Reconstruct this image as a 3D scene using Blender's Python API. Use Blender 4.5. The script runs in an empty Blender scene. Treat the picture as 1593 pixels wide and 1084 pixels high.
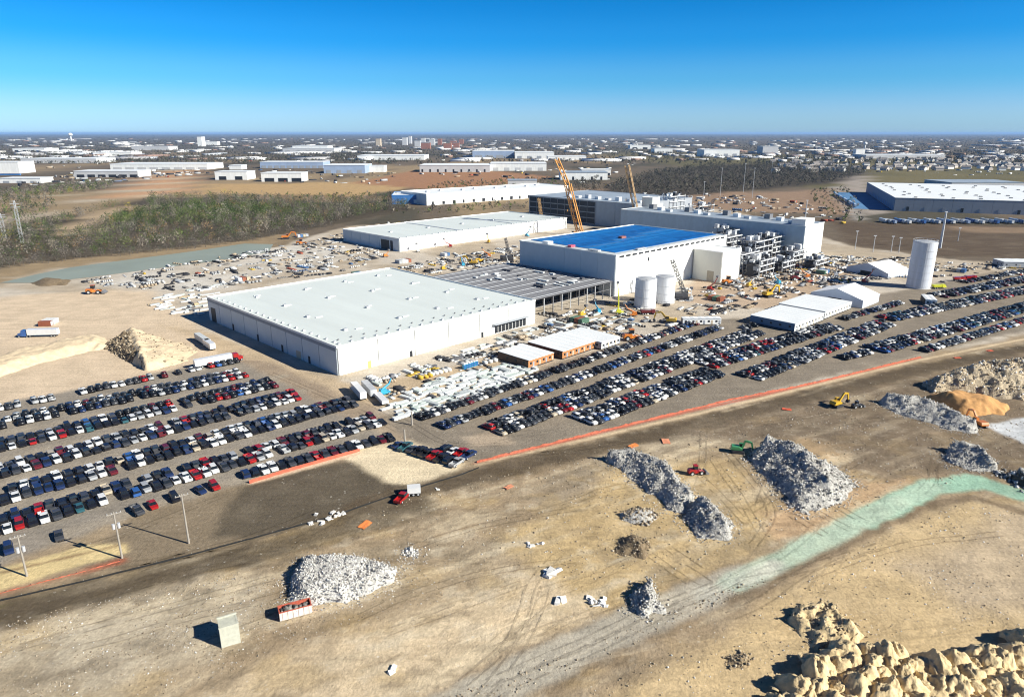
import bpy, math, random
import numpy as np
from mathutils import Vector, Matrix

random.seed(7)
RNG = np.random.default_rng(11)
SC = bpy.context.scene
COL = SC.collection
R = math.radians

# ------------------------------------------------------------------ camera
FPX, HORIZON, CAM_H = 1085.0, 207.0, 95.0          # focal length and horizon measured in the 1593 x 1084 photograph
PITCH = math.atan((542 - HORIZON) / FPX)
cam_d = bpy.data.cameras.new('camera')
cam_d.sensor_fit = 'HORIZONTAL'
cam_d.sensor_width = 36.0
cam_d.lens = 36.0 * FPX / 1593.0
cam_d.clip_start = 1.0
cam_d.clip_end = 300000.0
cam = bpy.data.objects.new('camera', cam_d)
COL.objects.link(cam)
cam.location = (0, 0, CAM_H)
cam.rotation_euler = (math.pi / 2 - PITCH, 0, 0)
SC.camera = cam

# ------------------------------------------------------------------ world, sun, exposure
SUN_EL, SUN_AZ = 31.0, -23.0                        # azimuth counter-clockwise from +X
world = bpy.data.worlds.new('World')
SC.world = world
world.use_nodes = True
wn = world.node_tree
wn.nodes.clear()
w_out = wn.nodes.new('ShaderNodeOutputWorld')
w_bg = wn.nodes.new('ShaderNodeBackground')
sky = wn.nodes.new('ShaderNodeTexSky')
sky.sky_type = 'NISHITA'
sky.sun_disc = False
sky.sun_elevation = R(SUN_EL)
sky.sun_rotation = R(90 - SUN_AZ)
sky.altitude = 100
sky.air_density = 1.0
sky.dust_density = 0.0
sky.ozone_density = 3.0
# clear winter air: the photograph's sky deepens quickly above the horizon and stays deep above
w_tc = wn.nodes.new('ShaderNodeTexCoord'); w_sep = wn.nodes.new('ShaderNodeSeparateXYZ')
wn.links.new(w_tc.outputs['Generated'], w_sep.inputs[0])
w_mr = wn.nodes.new('ShaderNodeMapRange'); w_mr.inputs[1].default_value = 0.0; w_mr.inputs[2].default_value = 0.6
wn.links.new(w_sep.outputs['Z'], w_mr.inputs[0])
w_rmp = wn.nodes.new('ShaderNodeValToRGB'); w_rmp.color_ramp.interpolation = 'EASE'
SKY_TINT = [(0.0, (.31, .54, 1.0)), (.038, (.34, .575, 1.0)), (.118, (.17, .53, .91)), (.197, (.05, .46, .89)), (.27, (.026, .415, .82)), (.5, (.05, .24, .50)), (1.0, (.08, .19, .34))]
el = w_rmp.color_ramp.elements
while len(el) < len(SKY_TINT): el.new(0.5)
for e, (pos, c) in zip(el, SKY_TINT): e.position = pos; e.color = c + (1,)
wn.links.new(w_mr.outputs[0], w_rmp.inputs[0])
w_mul = wn.nodes.new('ShaderNodeMix'); w_mul.data_type = 'RGBA'; w_mul.blend_type = 'MULTIPLY'; w_mul.inputs[0].default_value = 1.0
wn.links.new(sky.outputs[0], w_mul.inputs[6]); wn.links.new(w_rmp.outputs[0], w_mul.inputs[7])
wn.links.new(w_mul.outputs[2], w_bg.inputs[0])
w_bg.inputs[1].default_value = 0.088
wn.links.new(w_bg.outputs[0], w_out.inputs[0])

sun_d = bpy.data.lights.new('sun', 'SUN')
sun_d.energy = 5.0
sun_d.angle = R(0.5)
sun_d.color = (1.0, 0.965, 0.86)
sun = bpy.data.objects.new('sun', sun_d)
COL.objects.link(sun)
sd = Vector((math.cos(R(SUN_EL)) * math.cos(R(SUN_AZ)), math.cos(R(SUN_EL)) * math.sin(R(SUN_AZ)), math.sin(R(SUN_EL))))
sun.rotation_euler = sd.to_track_quat('Z', 'Y').to_euler()
sun.location = (200, -100, 300)

SC.view_settings.view_transform = 'Standard'
SC.view_settings.look = 'None'
SC.view_settings.gamma = 1.0
SC.view_settings.exposure = 0.82
SC.view_settings.use_curve_mapping = False
SC.cycles.use_denoising = True
SC.cycles.max_bounces = 4
SC.cycles.volume_bounces = 0
SC.cycles.pixel_filter_type = 'BLACKMAN_HARRIS'
SC.cycles.filter_width = 1.1

# ------------------------------------------------------------------ measuring helpers
CP, SP = math.cos(PITCH), math.sin(PITCH)
def G(px, py, z=0.0):
    """where a sight line of the photograph meets the level z"""
    xc, yc = (px - 796.5) / FPX, (py - 542) / FPX
    dy, dz = CP - yc * SP, -SP - yc * CP
    t = (CAM_H - z) / -dz
    return Vector((xc * t, dy * t, z))
def G2(px, py, z=0.0):
    v = G(px, py, z)
    return (v.x, v.y)
def proj(x, y, z):
    vz = z - CAM_H
    dep = y * CP - vz * SP
    return 796.5 + FPX * x / dep, 542 - FPX * (y * SP + vz * CP) / dep
def vis_h(base, ty):
    """height of an upright whose foot and head are seen at these pixels"""
    b = G(*base); lo, hi = 0.0, 150.0
    for _ in range(40):
        m = (lo + hi) / 2
        if proj(b.x, b.y, m)[1] > ty: lo = m
        else: hi = m
    return lo

def s2l(c):
    c = c / 255.0
    return c / 12.92 if c <= 0.04045 else ((c + 0.055) / 1.055) ** 2.4
KA = 0.76                                           # albedo of a level surface seen at this display colour
def alb(r, g, b):
    c = (s2l(r) * KA * .995, s2l(g) * KA * .99, s2l(b) * KA * .99); y = sum(c) / 3
    return tuple(min(.85, q * .92 + y * .08) for q in c)

# ------------------------------------------------------------------ materials
MATS = {}
def mat(name, col, rough=0.8, metal=0.0, var=0.12, scale=0.6, bump=0.0, bscale=3.0, spec=0.3, coat=0.0, stretch=None):
    if name in MATS: return MATS[name]
    m = bpy.data.materials.new(name); m.use_nodes = True
    nt = m.node_tree; b = nt.nodes['Principled BSDF']
    b.inputs['Roughness'].default_value = rough
    b.inputs['Metallic'].default_value = metal
    b.inputs['Specular IOR Level'].default_value = spec
    b.inputs['Coat Weight'].default_value = coat
    tc = nt.nodes.new('ShaderNodeTexCoord')
    mp = nt.nodes.new('ShaderNodeMapping')
    nt.links.new(tc.outputs['Object'], mp.inputs[0])
    if stretch: mp.inputs['Scale'].default_value = stretch
    n = nt.nodes.new('ShaderNodeTexNoise'); n.inputs['Scale'].default_value = scale
    n.inputs['Detail'].default_value = 5; n.inputs['Roughness'].default_value = 0.65
    nt.links.new(mp.outputs[0], n.inputs['Vector'])
    mx = nt.nodes.new('ShaderNodeMix'); mx.data_type = 'RGBA'
    mr = nt.nodes.new('ShaderNodeMapRange')
    mr.inputs[1].default_value = 0.3; mr.inputs[2].default_value = 0.7
    nt.links.new(n.outputs[0], mr.inputs[0]); nt.links.new(mr.outputs[0], mx.inputs[0])
    mx.inputs[6].default_value = tuple(max(0, c * (1 - var)) for c in col) + (1,)
    mx.inputs[7].default_value = tuple(min(.9, c * (1 + var)) for c in col) + (1,)
    nt.links.new(mx.outputs[2], b.inputs['Base Color'])
    if bump:
        n2 = nt.nodes.new('ShaderNodeTexNoise'); n2.inputs['Scale'].default_value = bscale; n2.inputs['Detail'].default_value = 6
        nt.links.new(tc.outputs['Object'], n2.inputs['Vector'])
        bp = nt.nodes.new('ShaderNodeBump'); bp.inputs['Strength'].default_value = bump; bp.inputs['Distance'].default_value = 0.5
        nt.links.new(n2.outputs[0], bp.inputs['Height']); nt.links.new(bp.outputs[0], b.inputs['Normal'])
    MATS[name] = m
    return m

def attr_mat(name, rough=0.9, var=0.25, scale=0.8, bump=0.0, bscale=2.0, spec=0.2):
    """base colour from the mesh's own colour attribute, with grain"""
    if name in MATS: return MATS[name]
    m = mat(name, (1, 1, 1), rough, var=0, bump=bump, bscale=bscale, spec=spec, scale=scale)
    nt = m.node_tree; b = nt.nodes['Principled BSDF']
    at = nt.nodes.new('ShaderNodeAttribute'); at.attribute_name = 'Col'
    mx = [n for n in nt.nodes if n.type == 'MIX'][0]
    mx.inputs[6].default_value = (1 - var,) * 3 + (1,); mx.inputs[7].default_value = (1 + var,) * 3 + (1,)
    mu = nt.nodes.new('ShaderNodeMix'); mu.data_type = 'RGBA'; mu.blend_type = 'MULTIPLY'; mu.inputs[0].default_value = 1
    nt.links.new(at.outputs['Color'], mu.inputs[6]); nt.links.new(mx.outputs[2], mu.inputs[7])
    nt.links.new(mu.outputs[2], b.inputs['Base Color'])
    return m

# ------------------------------------------------------------------ mesh helpers
class MB:
    """collects polygons; build() links them as one mesh object"""
    def __init__(s): s.v = []; s.f = []; s.mi = []
    def add(s, vs, fs, m=0):
        o = len(s.v); s.v += [tuple(v) for v in vs]
        s.f += [tuple(i + o for i in f) for f in fs]; s.mi += [m] * len(fs)
        return s
    def box(s, x0, x1, y0, y1, z0, z1, m=0, M=None):
        vs = [Vector(p) for p in ((x0,y0,z0),(x1,y0,z0),(x1,y1,z0),(x0,y1,z0),(x0,y0,z1),(x1,y0,z1),(x1,y1,z1),(x0,y1,z1))]
        if M is not None: vs = [M @ v for v in vs]
        return s.add(vs, [(0,3,2,1),(4,5,6,7),(0,1,5,4),(1,2,6,5),(2,3,7,6),(3,0,4,7)], m)
    def loft(s, secs, m=0, cap=True):
        n = len(secs[0]); vs = [p for q in secs for p in q]; fs = []
        for k in range(len(secs) - 1):
            for i in range(n):
                j = (i + 1) % n
                fs.append((k*n+i, k*n+j, (k+1)*n+j, (k+1)*n+i))
        if cap: fs += [tuple(range(n))[::-1], tuple((len(secs)-1)*n + i for i in range(n))]
        return s.add(vs, fs, m)
    def tube(s, a, b, r0, r1=None, n=8, m=0):
        a, b = Vector(a), Vector(b); r1 = r0 if r1 is None else r1
        d = (b - a).normalized(); q = d.to_track_quat('Z', 'Y')
        ring = lambda c, r: [c + q @ Vector((r*math.cos(2*math.pi*i/n), r*math.sin(2*math.pi*i/n), 0)) for i in range(n)]
        return s.loft([ring(a, r0), ring(b, r1)], m)
    def mesh(s, name, mats):
        me = bpy.data.meshes.new(name); me.from_pydata(s.v, [], s.f)
        for x in (mats if isinstance(mats, (list, tuple)) else [mats]): me.materials.append(x)
        if any(s.mi): me.polygons.foreach_set('material_index', s.mi)
        me.update(); return me
    def build(s, name, mats, parent=None):
        return link(name, s.mesh(name, mats), parent)

def link(name, me, parent=None, loc=None, rz=None):
    o = bpy.data.objects.new(name, me); COL.objects.link(o)
    if parent is not None: o.parent = parent
    if loc is not None: o.location = loc
    if rz is not None: o.rotation_euler = (0, 0, rz)
    return o
def tag(o, label, cat, group=None, kind=None):
    o['label'] = label; o['category'] = cat
    if group: o['group'] = group
    if kind: o['kind'] = kind
    return o
def empty(name, loc, rz=0.0):
    o = link(name, None); o.location = loc; o.rotation_euler = (0, 0, rz); o.empty_display_size = 0.5
    return o
def struct(o): o['kind'] = 'structure'; return o
def stuff(o): o['kind'] = 'stuff'; return o
def copy_tree(o, parent=None):
    c = o.copy(); COL.objects.link(c); c.parent = parent
    for ch in o.children: copy_tree(ch, c)
    return c

def np_mesh(name, V, F, mats, col=None, smooth=False):
    """mesh from arrays: V (n,3), F (m,3) or (m,4); col per vertex (n,3)"""
    me = bpy.data.meshes.new(name)
    V = np.ascontiguousarray(V, dtype=np.float32); F = np.ascontiguousarray(F, dtype=np.int32)
    k = F.shape[1]
    me.vertices.add(len(V)); me.vertices.foreach_set('co', V.ravel())
    me.loops.add(F.size); me.loops.foreach_set('vertex_index', F.ravel())
    me.polygons.add(len(F)); me.polygons.foreach_set('loop_start', np.arange(0, F.size, k, dtype=np.int32))
    me.polygons.foreach_set('loop_total', np.full(len(F), k, dtype=np.int32))
    if smooth: me.polygons.foreach_set('use_smooth', np.ones(len(F), dtype=bool))
    for x in (mats if isinstance(mats, (list, tuple)) else [mats]): me.materials.append(x)
    if col is not None:
        a = me.attributes.new('Col', 'FLOAT_COLOR', 'POINT')
        c4 = np.ones((len(V), 4), dtype=np.float32); c4[:, :3] = col
        a.data.foreach_set('color', c4.ravel())
    me.update(); me.validate()
    return me

# value noise
def _hash(ix, iy, seed):
    h = (ix.astype(np.int64) * 374761393 + iy.astype(np.int64) * 668265263 + seed * 974634777) & 0x7fffffff
    h = ((h ^ (h >> 13)) * 1274126177) & 0x7fffffff
    return ((h ^ (h >> 16)) & 0xffff) / 32767.5 - 1.0
def vnoise(x, y, seed=0):
    ix, iy = np.floor(x), np.floor(y); fx, fy = x - ix, y - iy
    ux, uy = fx*fx*(3-2*fx), fy*fy*(3-2*fy)
    a = _hash(ix, iy, seed); b = _hash(ix+1, iy, seed); c = _hash(ix, iy+1, seed); d = _hash(ix+1, iy+1, seed)
    return (a*(1-ux)+b*ux)*(1-uy) + (c*(1-ux)+d*ux)*uy
def fbm(x, y, seed=0, o=4, g=0.55):
    s = 0; a = 1; t = 0
    for k in range(o):
        s = s + a * vnoise(x * 2**k, y * 2**k, seed + k * 17); t += a; a *= g
    return s / t
def sdist(x, y, poly):
    """signed distance to a polygon, positive inside"""
    P = np.array(poly, float); n = len(P)
    d2 = np.full(x.shape, 1e18); ins = np.zeros(x.shape, bool)
    for i in range(n):
        a, b = P[i], P[(i+1) % n]; e = b - a
        wx, wy = x - a[0], y - a[1]
        t = np.clip((wx*e[0] + wy*e[1]) / (e @ e + 1e-9), 0, 1)
        d2 = np.minimum(d2, (wx - t*e[0])**2 + (wy - t*e[1])**2)
        c = ((a[1] > y) != (b[1] > y))
        with np.errstate(divide='ignore', invalid='ignore'):
            ins ^= c & (x < (b[0]-a[0]) * (y-a[1]) / (b[1]-a[1] + 1e-12) + a[0])
    d = np.sqrt(d2)
    return np.where(ins, d, -d)
def ldist(x, y, line):
    P = np.array(line, float); d2 = np.full(x.shape, 1e18)
    for i in range(len(P) - 1):
        a, b = P[i], P[i+1]; e = b - a
        wx, wy = x - a[0], y - a[1]
        t = np.clip((wx*e[0] + wy*e[1]) / (e @ e + 1e-9), 0, 1)
        d2 = np.minimum(d2, (wx - t*e[0])**2 + (wy - t*e[1])**2)
    return np.sqrt(d2)
def pxs(*pts, z=0.0): return [G2(a, b, z) for a, b in pts]
# ================================================================== GROUND
FORE = pxs((-300,1020),(-60,955),(0,938),(400,842),(745,728),(1100,645),(1430,566),(1593,530),(1900,480),(2600,700),(2200,1500),(796,1700),(-500,1500))
def gz_arr(x, y):
    d = sdist(x, y, FORE)
    m = np.clip((d - 1) / 12, 0, 1)
    return m * (0.38 * fbm(x / 13, y / 13, 3, 3) + 0.22 * fbm(x / 3.1, y / 3.1, 8, 3) - 0.05)
def gz(x, y):
    return float(gz_arr(np.array([float(x)]), np.array([float(y)]))[0])
def on(px, py):
    v = G(px, py); v.z = gz(v.x, v.y); return v

def axis(fine0, fine1, step, lim0, lim1, ratio):
    a = list(np.arange(fine0, fine1, step)); s = step; v = a[-1]
    while v < lim1: s *= ratio; v += s; a.append(v)
    s = step; v = a[0]; pre = []
    while v > lim0: s *= ratio; v -= s; pre.append(v)
    return np.array(pre[::-1] + a)
gx = axis(-175, 300, 0.95, -90000, 90000, 1.11)
ys1 = np.arange(84, 330, 0.95); ys2 = np.arange(331, 700, 3.2)
gy = np.concatenate([axis(84, 85, 0.95, -90000, 86, 1.25)[:-1], ys1[2:], ys2])
s, v, ext = 3.2, gy[-1], []
while v < 90000: s *= 1.06; v += s; ext.append(v)
gy = np.concatenate([gy, ext])
gy = np.unique(gy)
X, Y = np.meshgrid(gx, gy); nx, ny = len(gx), len(gy)
X = X.ravel(); Y = Y.ravel()
Cg = np.empty((len(X), 3))
n_big = fbm(X / 260, Y / 520, 21, 4); n_mid = fbm(X / 42, Y / 42, 31, 4); n_sm = fbm(X / 7, Y / 7, 41, 3)
def mixc(mask, rgb):
    global Cg
    Cg += mask[:, None] * (np.array(alb(*rgb)) - Cg)
def sstep(t): t = np.clip(t, 0, 1); return t * t * (3 - 2 * t)
# countryside
Cg[:] = alb(120, 106, 88)
mixc(sstep((n_big - 0.05) * 5), (164, 142, 108))
mixc(sstep((-n_big - 0.12) * 5), (92, 86, 70))
mixc(sstep((vnoise(X / 700, Y / 1500, 77) - 0.35) * 5) * 0.8, (112, 106, 66))
far = sstep((Y - 2200) / 2500); mixc(far * 0.8, (104, 98, 88))
mixc(sstep((430 - Y) / 60), (176, 154, 122))
def layer(poly, rgb, soft=2.0, warp=3.0, op=1.0, pat=0.0):
    P = np.array(poly); m = 12 + soft + warp
    s = (X > P[:,0].min()-m) & (X < P[:,0].max()+m) & (Y > P[:,1].min()-m) & (Y < P[:,1].max()+m)
    if not s.any(): return
    x, y = X[s], Y[s]
    d = sdist(x, y, poly) + warp * fbm(x / (3 + warp * 2.2), y / (3 + warp * 2.2), 55, 4)
    k = sstep(d / soft * 0.5 + 0.5) * op
    if pat: k = k * sstep(0.5 + pat * n_mid[s] * 2.2)
    mm = np.zeros(len(X)); mm[s] = k; mixc(mm, rgb)
def band(line, w, rgb, soft=1.0, warp=0.6, op=1.0, pat=0.0):
    P = np.array(line); m = w + soft + warp + 3
    s = (X > P[:,0].min()-m) & (X < P[:,0].max()+m) & (Y > P[:,1].min()-m) & (Y < P[:,1].max()+m)
    if not s.any(): return
    x, y = X[s], Y[s]
    d = w - ldist(x, y, line) + warp * fbm(x / 4, y / 4, 66, 3)
    k = sstep(d / soft * 0.5 + 0.5) * op
    if pat: k = k * sstep(0.5 + pat * n_mid[s] * 2.5 + pat * n_sm[s])
    mm = np.zeros(len(X)); mm[s] = k; mixc(mm, rgb)
# fields and lanes behind the site
layer(pxs((300,303),(322,286),(560,284),(640,291),(560,305)), (198,164,112), 14, 14)
layer(pxs((548,285),(640,266),(780,267),(862,276),(700,297)), (176,130,92), 14, 14)
layer(pxs((150,312),(265,264),(312,266),(290,302)), (205,160,118), 12, 12)
layer(pxs((320,304),(640,305),(640,320),(330,316)), (150,122,88), 10, 10)
layer(pxs((880,292),(1180,300),(1330,292),(1330,335),(1000,322)), (162,134,108), 10, 14)
layer(pxs((1290,345),(1400,348),(1800,352),(1800,408),(1450,398),(1320,380)), (104,88,70), 8, 8)
layer(pxs((1460,352),(1800,356),(1800,366),(1500,362)), (150,126,100), 6, 8)
band(pxs((1302,290),(1318,318),(1338,342)), 6, (176,168,158), 3, 1)
band(pxs((315,262),(255,292),(200,322),(110,352)), 9, (208,186,152), 4, 3)
band(pxs((250,262),(190,296),(95,326),(-40,352)), 8, (196,180,156), 4, 3)
band(pxs((0,306),(160,303),(250,296)), 4, (190,176,150), 3, 2)
layer(pxs((1300,270),(1345,270),(1385,330),(1345,335)), (172,160,148), 6, 5)
layer(pxs((-80,434),(0,415),(90,404),(200,394),(300,384),(400,371),(520,350),(640,326),(620,312),(520,315),(360,308),(230,308),(150,330),(60,350),(-80,372)), (92,82,66), 6, 6)
layer(pxs((930,300),(960,284),(1010,270),(1090,258),(1200,256),(1340,258),(1345,272),(1300,285),(1180,296),(1050,306)), (84,76,64), 10, 12)
CLEARING = pxs((80,362),(150,330),(225,316),(235,324),(170,345),(110,372))
layer(CLEARING, (190,166,132), 5, 6)
# construction site
SITE = pxs((-150,500),(0,440),(120,425),(300,400),(430,385),(540,352),(880,332),(1000,314),(1150,330),(1320,382),(1460,402),(1593,412),(1900,440),(1900,470),(1593,520),(1430,555),(745,718),(600,690),(380,570),(0,630),(-150,660))
layer(SITE, (194,177,152), 4, 6)
layer(SITE, (214,202,184), 4, 6, 0.9, 0.9)
layer(pxs((-150,500),(-40,470),(0,462),(150,452),(235,452),(330,520),(392,562),(300,577),(0,640),(-150,670)), (228,204,172), 4, 5)
layer(pxs((20,432),(150,410),(420,388),(520,372),(560,400),(330,450),(230,452),(130,448)), (224,219,208), 5, 7, 1.0, 0.25)
layer(pxs((250,505),(330,518),(480,578),(560,600),(700,572),(790,545),(800,560),(700,600),(600,632),(540,640)), (208,184,150), 3, 2)
layer(pxs((1080,430),(1330,410),(1330,440),(1190,480),(1060,470)), (198,170,140), 3, 5, 0.8)
# car parks and site road
layer(pxs((-150,672),(0,628),(370,556),(470,600),(620,690),(380,752),(200,806),(60,856),(0,880),(-150,925)), (158,148,134), 2.5, 2)
layer(pxs((365,558),(420,562),(640,662),(780,678),(760,716),(700,712),(610,682)), (172,152,128), 2.5, 2)
layer(pxs((600,648),(660,640),(880,560),(1080,498),(1170,494),(1400,452),(1593,414),(1900,350),(1900,470),(1593,515),(1430,553),(745,716),(640,690)), (150,138,121), 2.5, 2)
for a, b in (((0,676),(440,585)),((0,714),(470,607)),((0,755),(520,622)),((0,797),(580,645)),((100,830),(600,678))):
    band(pxs(a, b), 2.0, (176,163,143), 2.5, 1.2, 0.8)
for a, b in (((670,662),(1100,512)),((730,668),(1140,516)),((850,662),(1180,530)),((1110,590),(1300,512)),((1290,562),(1560,482))):
    band(pxs(a, b), 2.0, (166,151,131), 2.5, 1.2, 0.7)
layer(pxs((720,680),(770,672),(800,690),(740,696)), (190,170,145), 2, 2)
# verge between car parks and the open ground
layer(pxs((200,806),(380,752),(560,712),(740,735),(600,782),(400,842),(200,890),(120,880)), (150,133,108), 2.5, 3)
layer(pxs((385,752),(470,730),(560,712),(640,738),(700,758),(600,782),(400,835),(330,835)), (108,97,80), 2.0, 2.5)
layer(pxs((528,704),(640,684),(724,722),(705,738),(640,756),(598,750),(560,724)), (242,222,184), 1.4, 1.5)
band(pxs((392,750),(555,706)), 1.2, (228,206,172), 0.8, 0.5)
layer(pxs((-100,935),(0,884),(130,850),(192,846),(200,858),(90,890),(0,918),(-100,950)), (236,210,150), 1.0, 1.0)
band(pxs((-10,893),(185,848)), 0.5, (168,140,100), 0.7, 0.4)
band(pxs((-60,938),(60,908),(185,873)), 1.3, (196,84,44), 0.9, 0.8, 1.0, 0.25)
band(pxs((-60,958),(50,932),(100,920)), 0.7, (138,146,52), 0.8, 0.5, 0.9)
# open ground below
band(pxs((742,720),(1000,656),(1260,598),(1432,556)), 1.0, (196,112,86), 0.8, 0.5, .9)
band(pxs((745,722),(1100,640),(1430,560),(1600,526)), 0.9, (232,206,166), 0.8, 0.4)
band(pxs((560,790),(745,737),(1100,655),(1430,574),(1800,500)), 4.2, (108,93,73), 2.5, 2.5)
band(pxs((-100,985),(0,958),(400,860),(640,785)), 6.0, (110,96,75), 3.5, 3.0)
layer(pxs((1030,672),(1430,585),(1593,548),(1900,500),(1900,790),(1593,748),(1480,733),(1330,742),(1250,680),(1150,690)), (146,127,103), 5, 6)
layer(pxs((780,770),(900,720),(1050,670),(1150,690),(1000,720),(960,760),(900,800)), (178,160,132), 4, 5)
layer(pxs((-150,1020),(60,965),(300,905),(420,890),(380,980),(200,1100),(-150,1150)), (186,168,138), 5, 5)
layer(pxs((-150,1020),(60,965),(300,905),(420,890),(380,980),(200,1100),(-150,1150)), (210,196,170), 5, 5, 0.8, 1.0)
layer(pxs((250,1120),(450,1015),(700,930),(850,890),(1000,905),(980,950),(800,1040),(700,1120)), (226,202,164), 5, 4)
layer(pxs((440,870),(620,850),(820,850),(700,930),(480,990)), (184,164,132), 4, 5, 0.8)
layer(pxs((780,835),(900,785),(960,720),(1140,715),(1190,780),(1250,800),(1160,890),(980,960),(860,900)), (208,180,130), 4, 5)
layer(pxs((1290,750),(1430,742),(1340,805),(1200,850),(1190,800)), (210,176,134), 3, 4)
layer(pxs((1240,680),(1330,690),(1330,720),(1270,720)), (206,174,130), 2, 3, 0.8)
layer(pxs((900,1120),(1200,935),(1330,848),(1500,776),(1593,796),(1900,880),(1900,1300),(850,1300)), (218,190,142), 3, 3)
layer(pxs((1400,880),(1593,800),(1700,830),(1700,940),(1500,960)), (206,184,152), 6, 7, 0.9)
fg = ((Y < 330) & (sdist(X, Y, FORE) > 0)) * np.clip(-sdist(X, Y, pxs((900,1120),(1200,935),(1330,848),(1500,776),(1593,796),(1900,880),(1900,1300),(850,1300))) / 6 + .25, 0, 1)
st = fbm((X * math.cos(R(31)) + Y * math.sin(R(31))) / 34, (-X * math.sin(R(31)) + Y * math.cos(R(31))) / 4.2, 12, 4)
mixc(sstep((st - .12) * 3.2) * fg * .55, (232, 212, 176)); mixc(sstep((-st - .12) * 3.2) * fg * .5, (140, 120, 92))
m1 = fbm(X / 11, Y / 8, 201, 4); m2 = fbm(X / 4.5, Y / 3.2, 207, 3)
mixc(sstep((m1 - .15) * 3) * fg * .5, (196, 168, 118)); mixc(sstep((-m1 - .2) * 3) * fg * .45, (156, 142, 118)); mixc(sstep((m2 - .25) * 4) * fg * .35, (236, 220, 190)); mixc(sstep((-m2 - .3) * 4) * fg * .4, (122, 106, 82))
band(pxs((560,792),(745,739),(1100,657),(1430,576),(1800,502)), 4.6, (104,90,71), 2.5, 2.5, .85)
band(pxs((-100,985),(0,958),(400,860),(640,788)), 5.0, (104,91,72), 4, 3.0, .8)
layer(pxs((1060,672),(1430,588),(1593,552),(1900,505),(1900,780),(1593,744),(1480,730),(1350,738),(1260,676),(1160,684)), (128,112,92), 6, 6, .6)
ROADL = [(560,1170),(720,1092),(980,968),(1160,898)]
band(pxs(*ROADL), 5.6, (128,108,84), 2.0, 2.0, 0.7)
band(pxs(*ROADL), 4.6, (194,184,164), 1.2, 1.0)
GREENL = [(1140,908),(1240,858),(1340,808),(1450,756),(1520,748),(1610,775),(1750,830)]
off = [(a - 2, b + 26) for a, b in GREENL]
band(pxs(*off), 1.6, (138,118,92), 1.0, 1.0, 0.8)
band(pxs(*GREENL[2:]), 3.8, (164,204,176), 1.0, 1.0)
band(pxs(*GREENL[:4]), 3.0, (190,214,188), 1.0, 0.7, 0.85)
band(pxs(*GREENL[1:]), 3.2, (200,220,194), 1.2, 1.2, 0.6, 0.9)
band(pxs((1100,925),(1200,880)), 2.6, (226,222,204), 1.5, 1.4, 0.8, 0.5)
layer(pxs((1530,662),(1593,650),(1900,640),(1900,720),(1593,690)), (214,218,220), 1.0, 1.0)
mixc(np.clip(n_sm, 0, 1) * 0.12 * (Y < 700), (235, 215, 185))

Z = np.zeros(len(X)); near = (Y > 60) & (Y < 420) & (X > -300) & (X < 420)
Z[near] = gz_arr(X[near], Y[near])
V = np.stack([X, Y, Z], 1)
i = np.arange(ny - 1)[:, None] * nx + np.arange(nx - 1)[None, :]
F = np.stack([i, i + 1, i + nx + 1, i + nx], -1).reshape(-1, 4)

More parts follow.
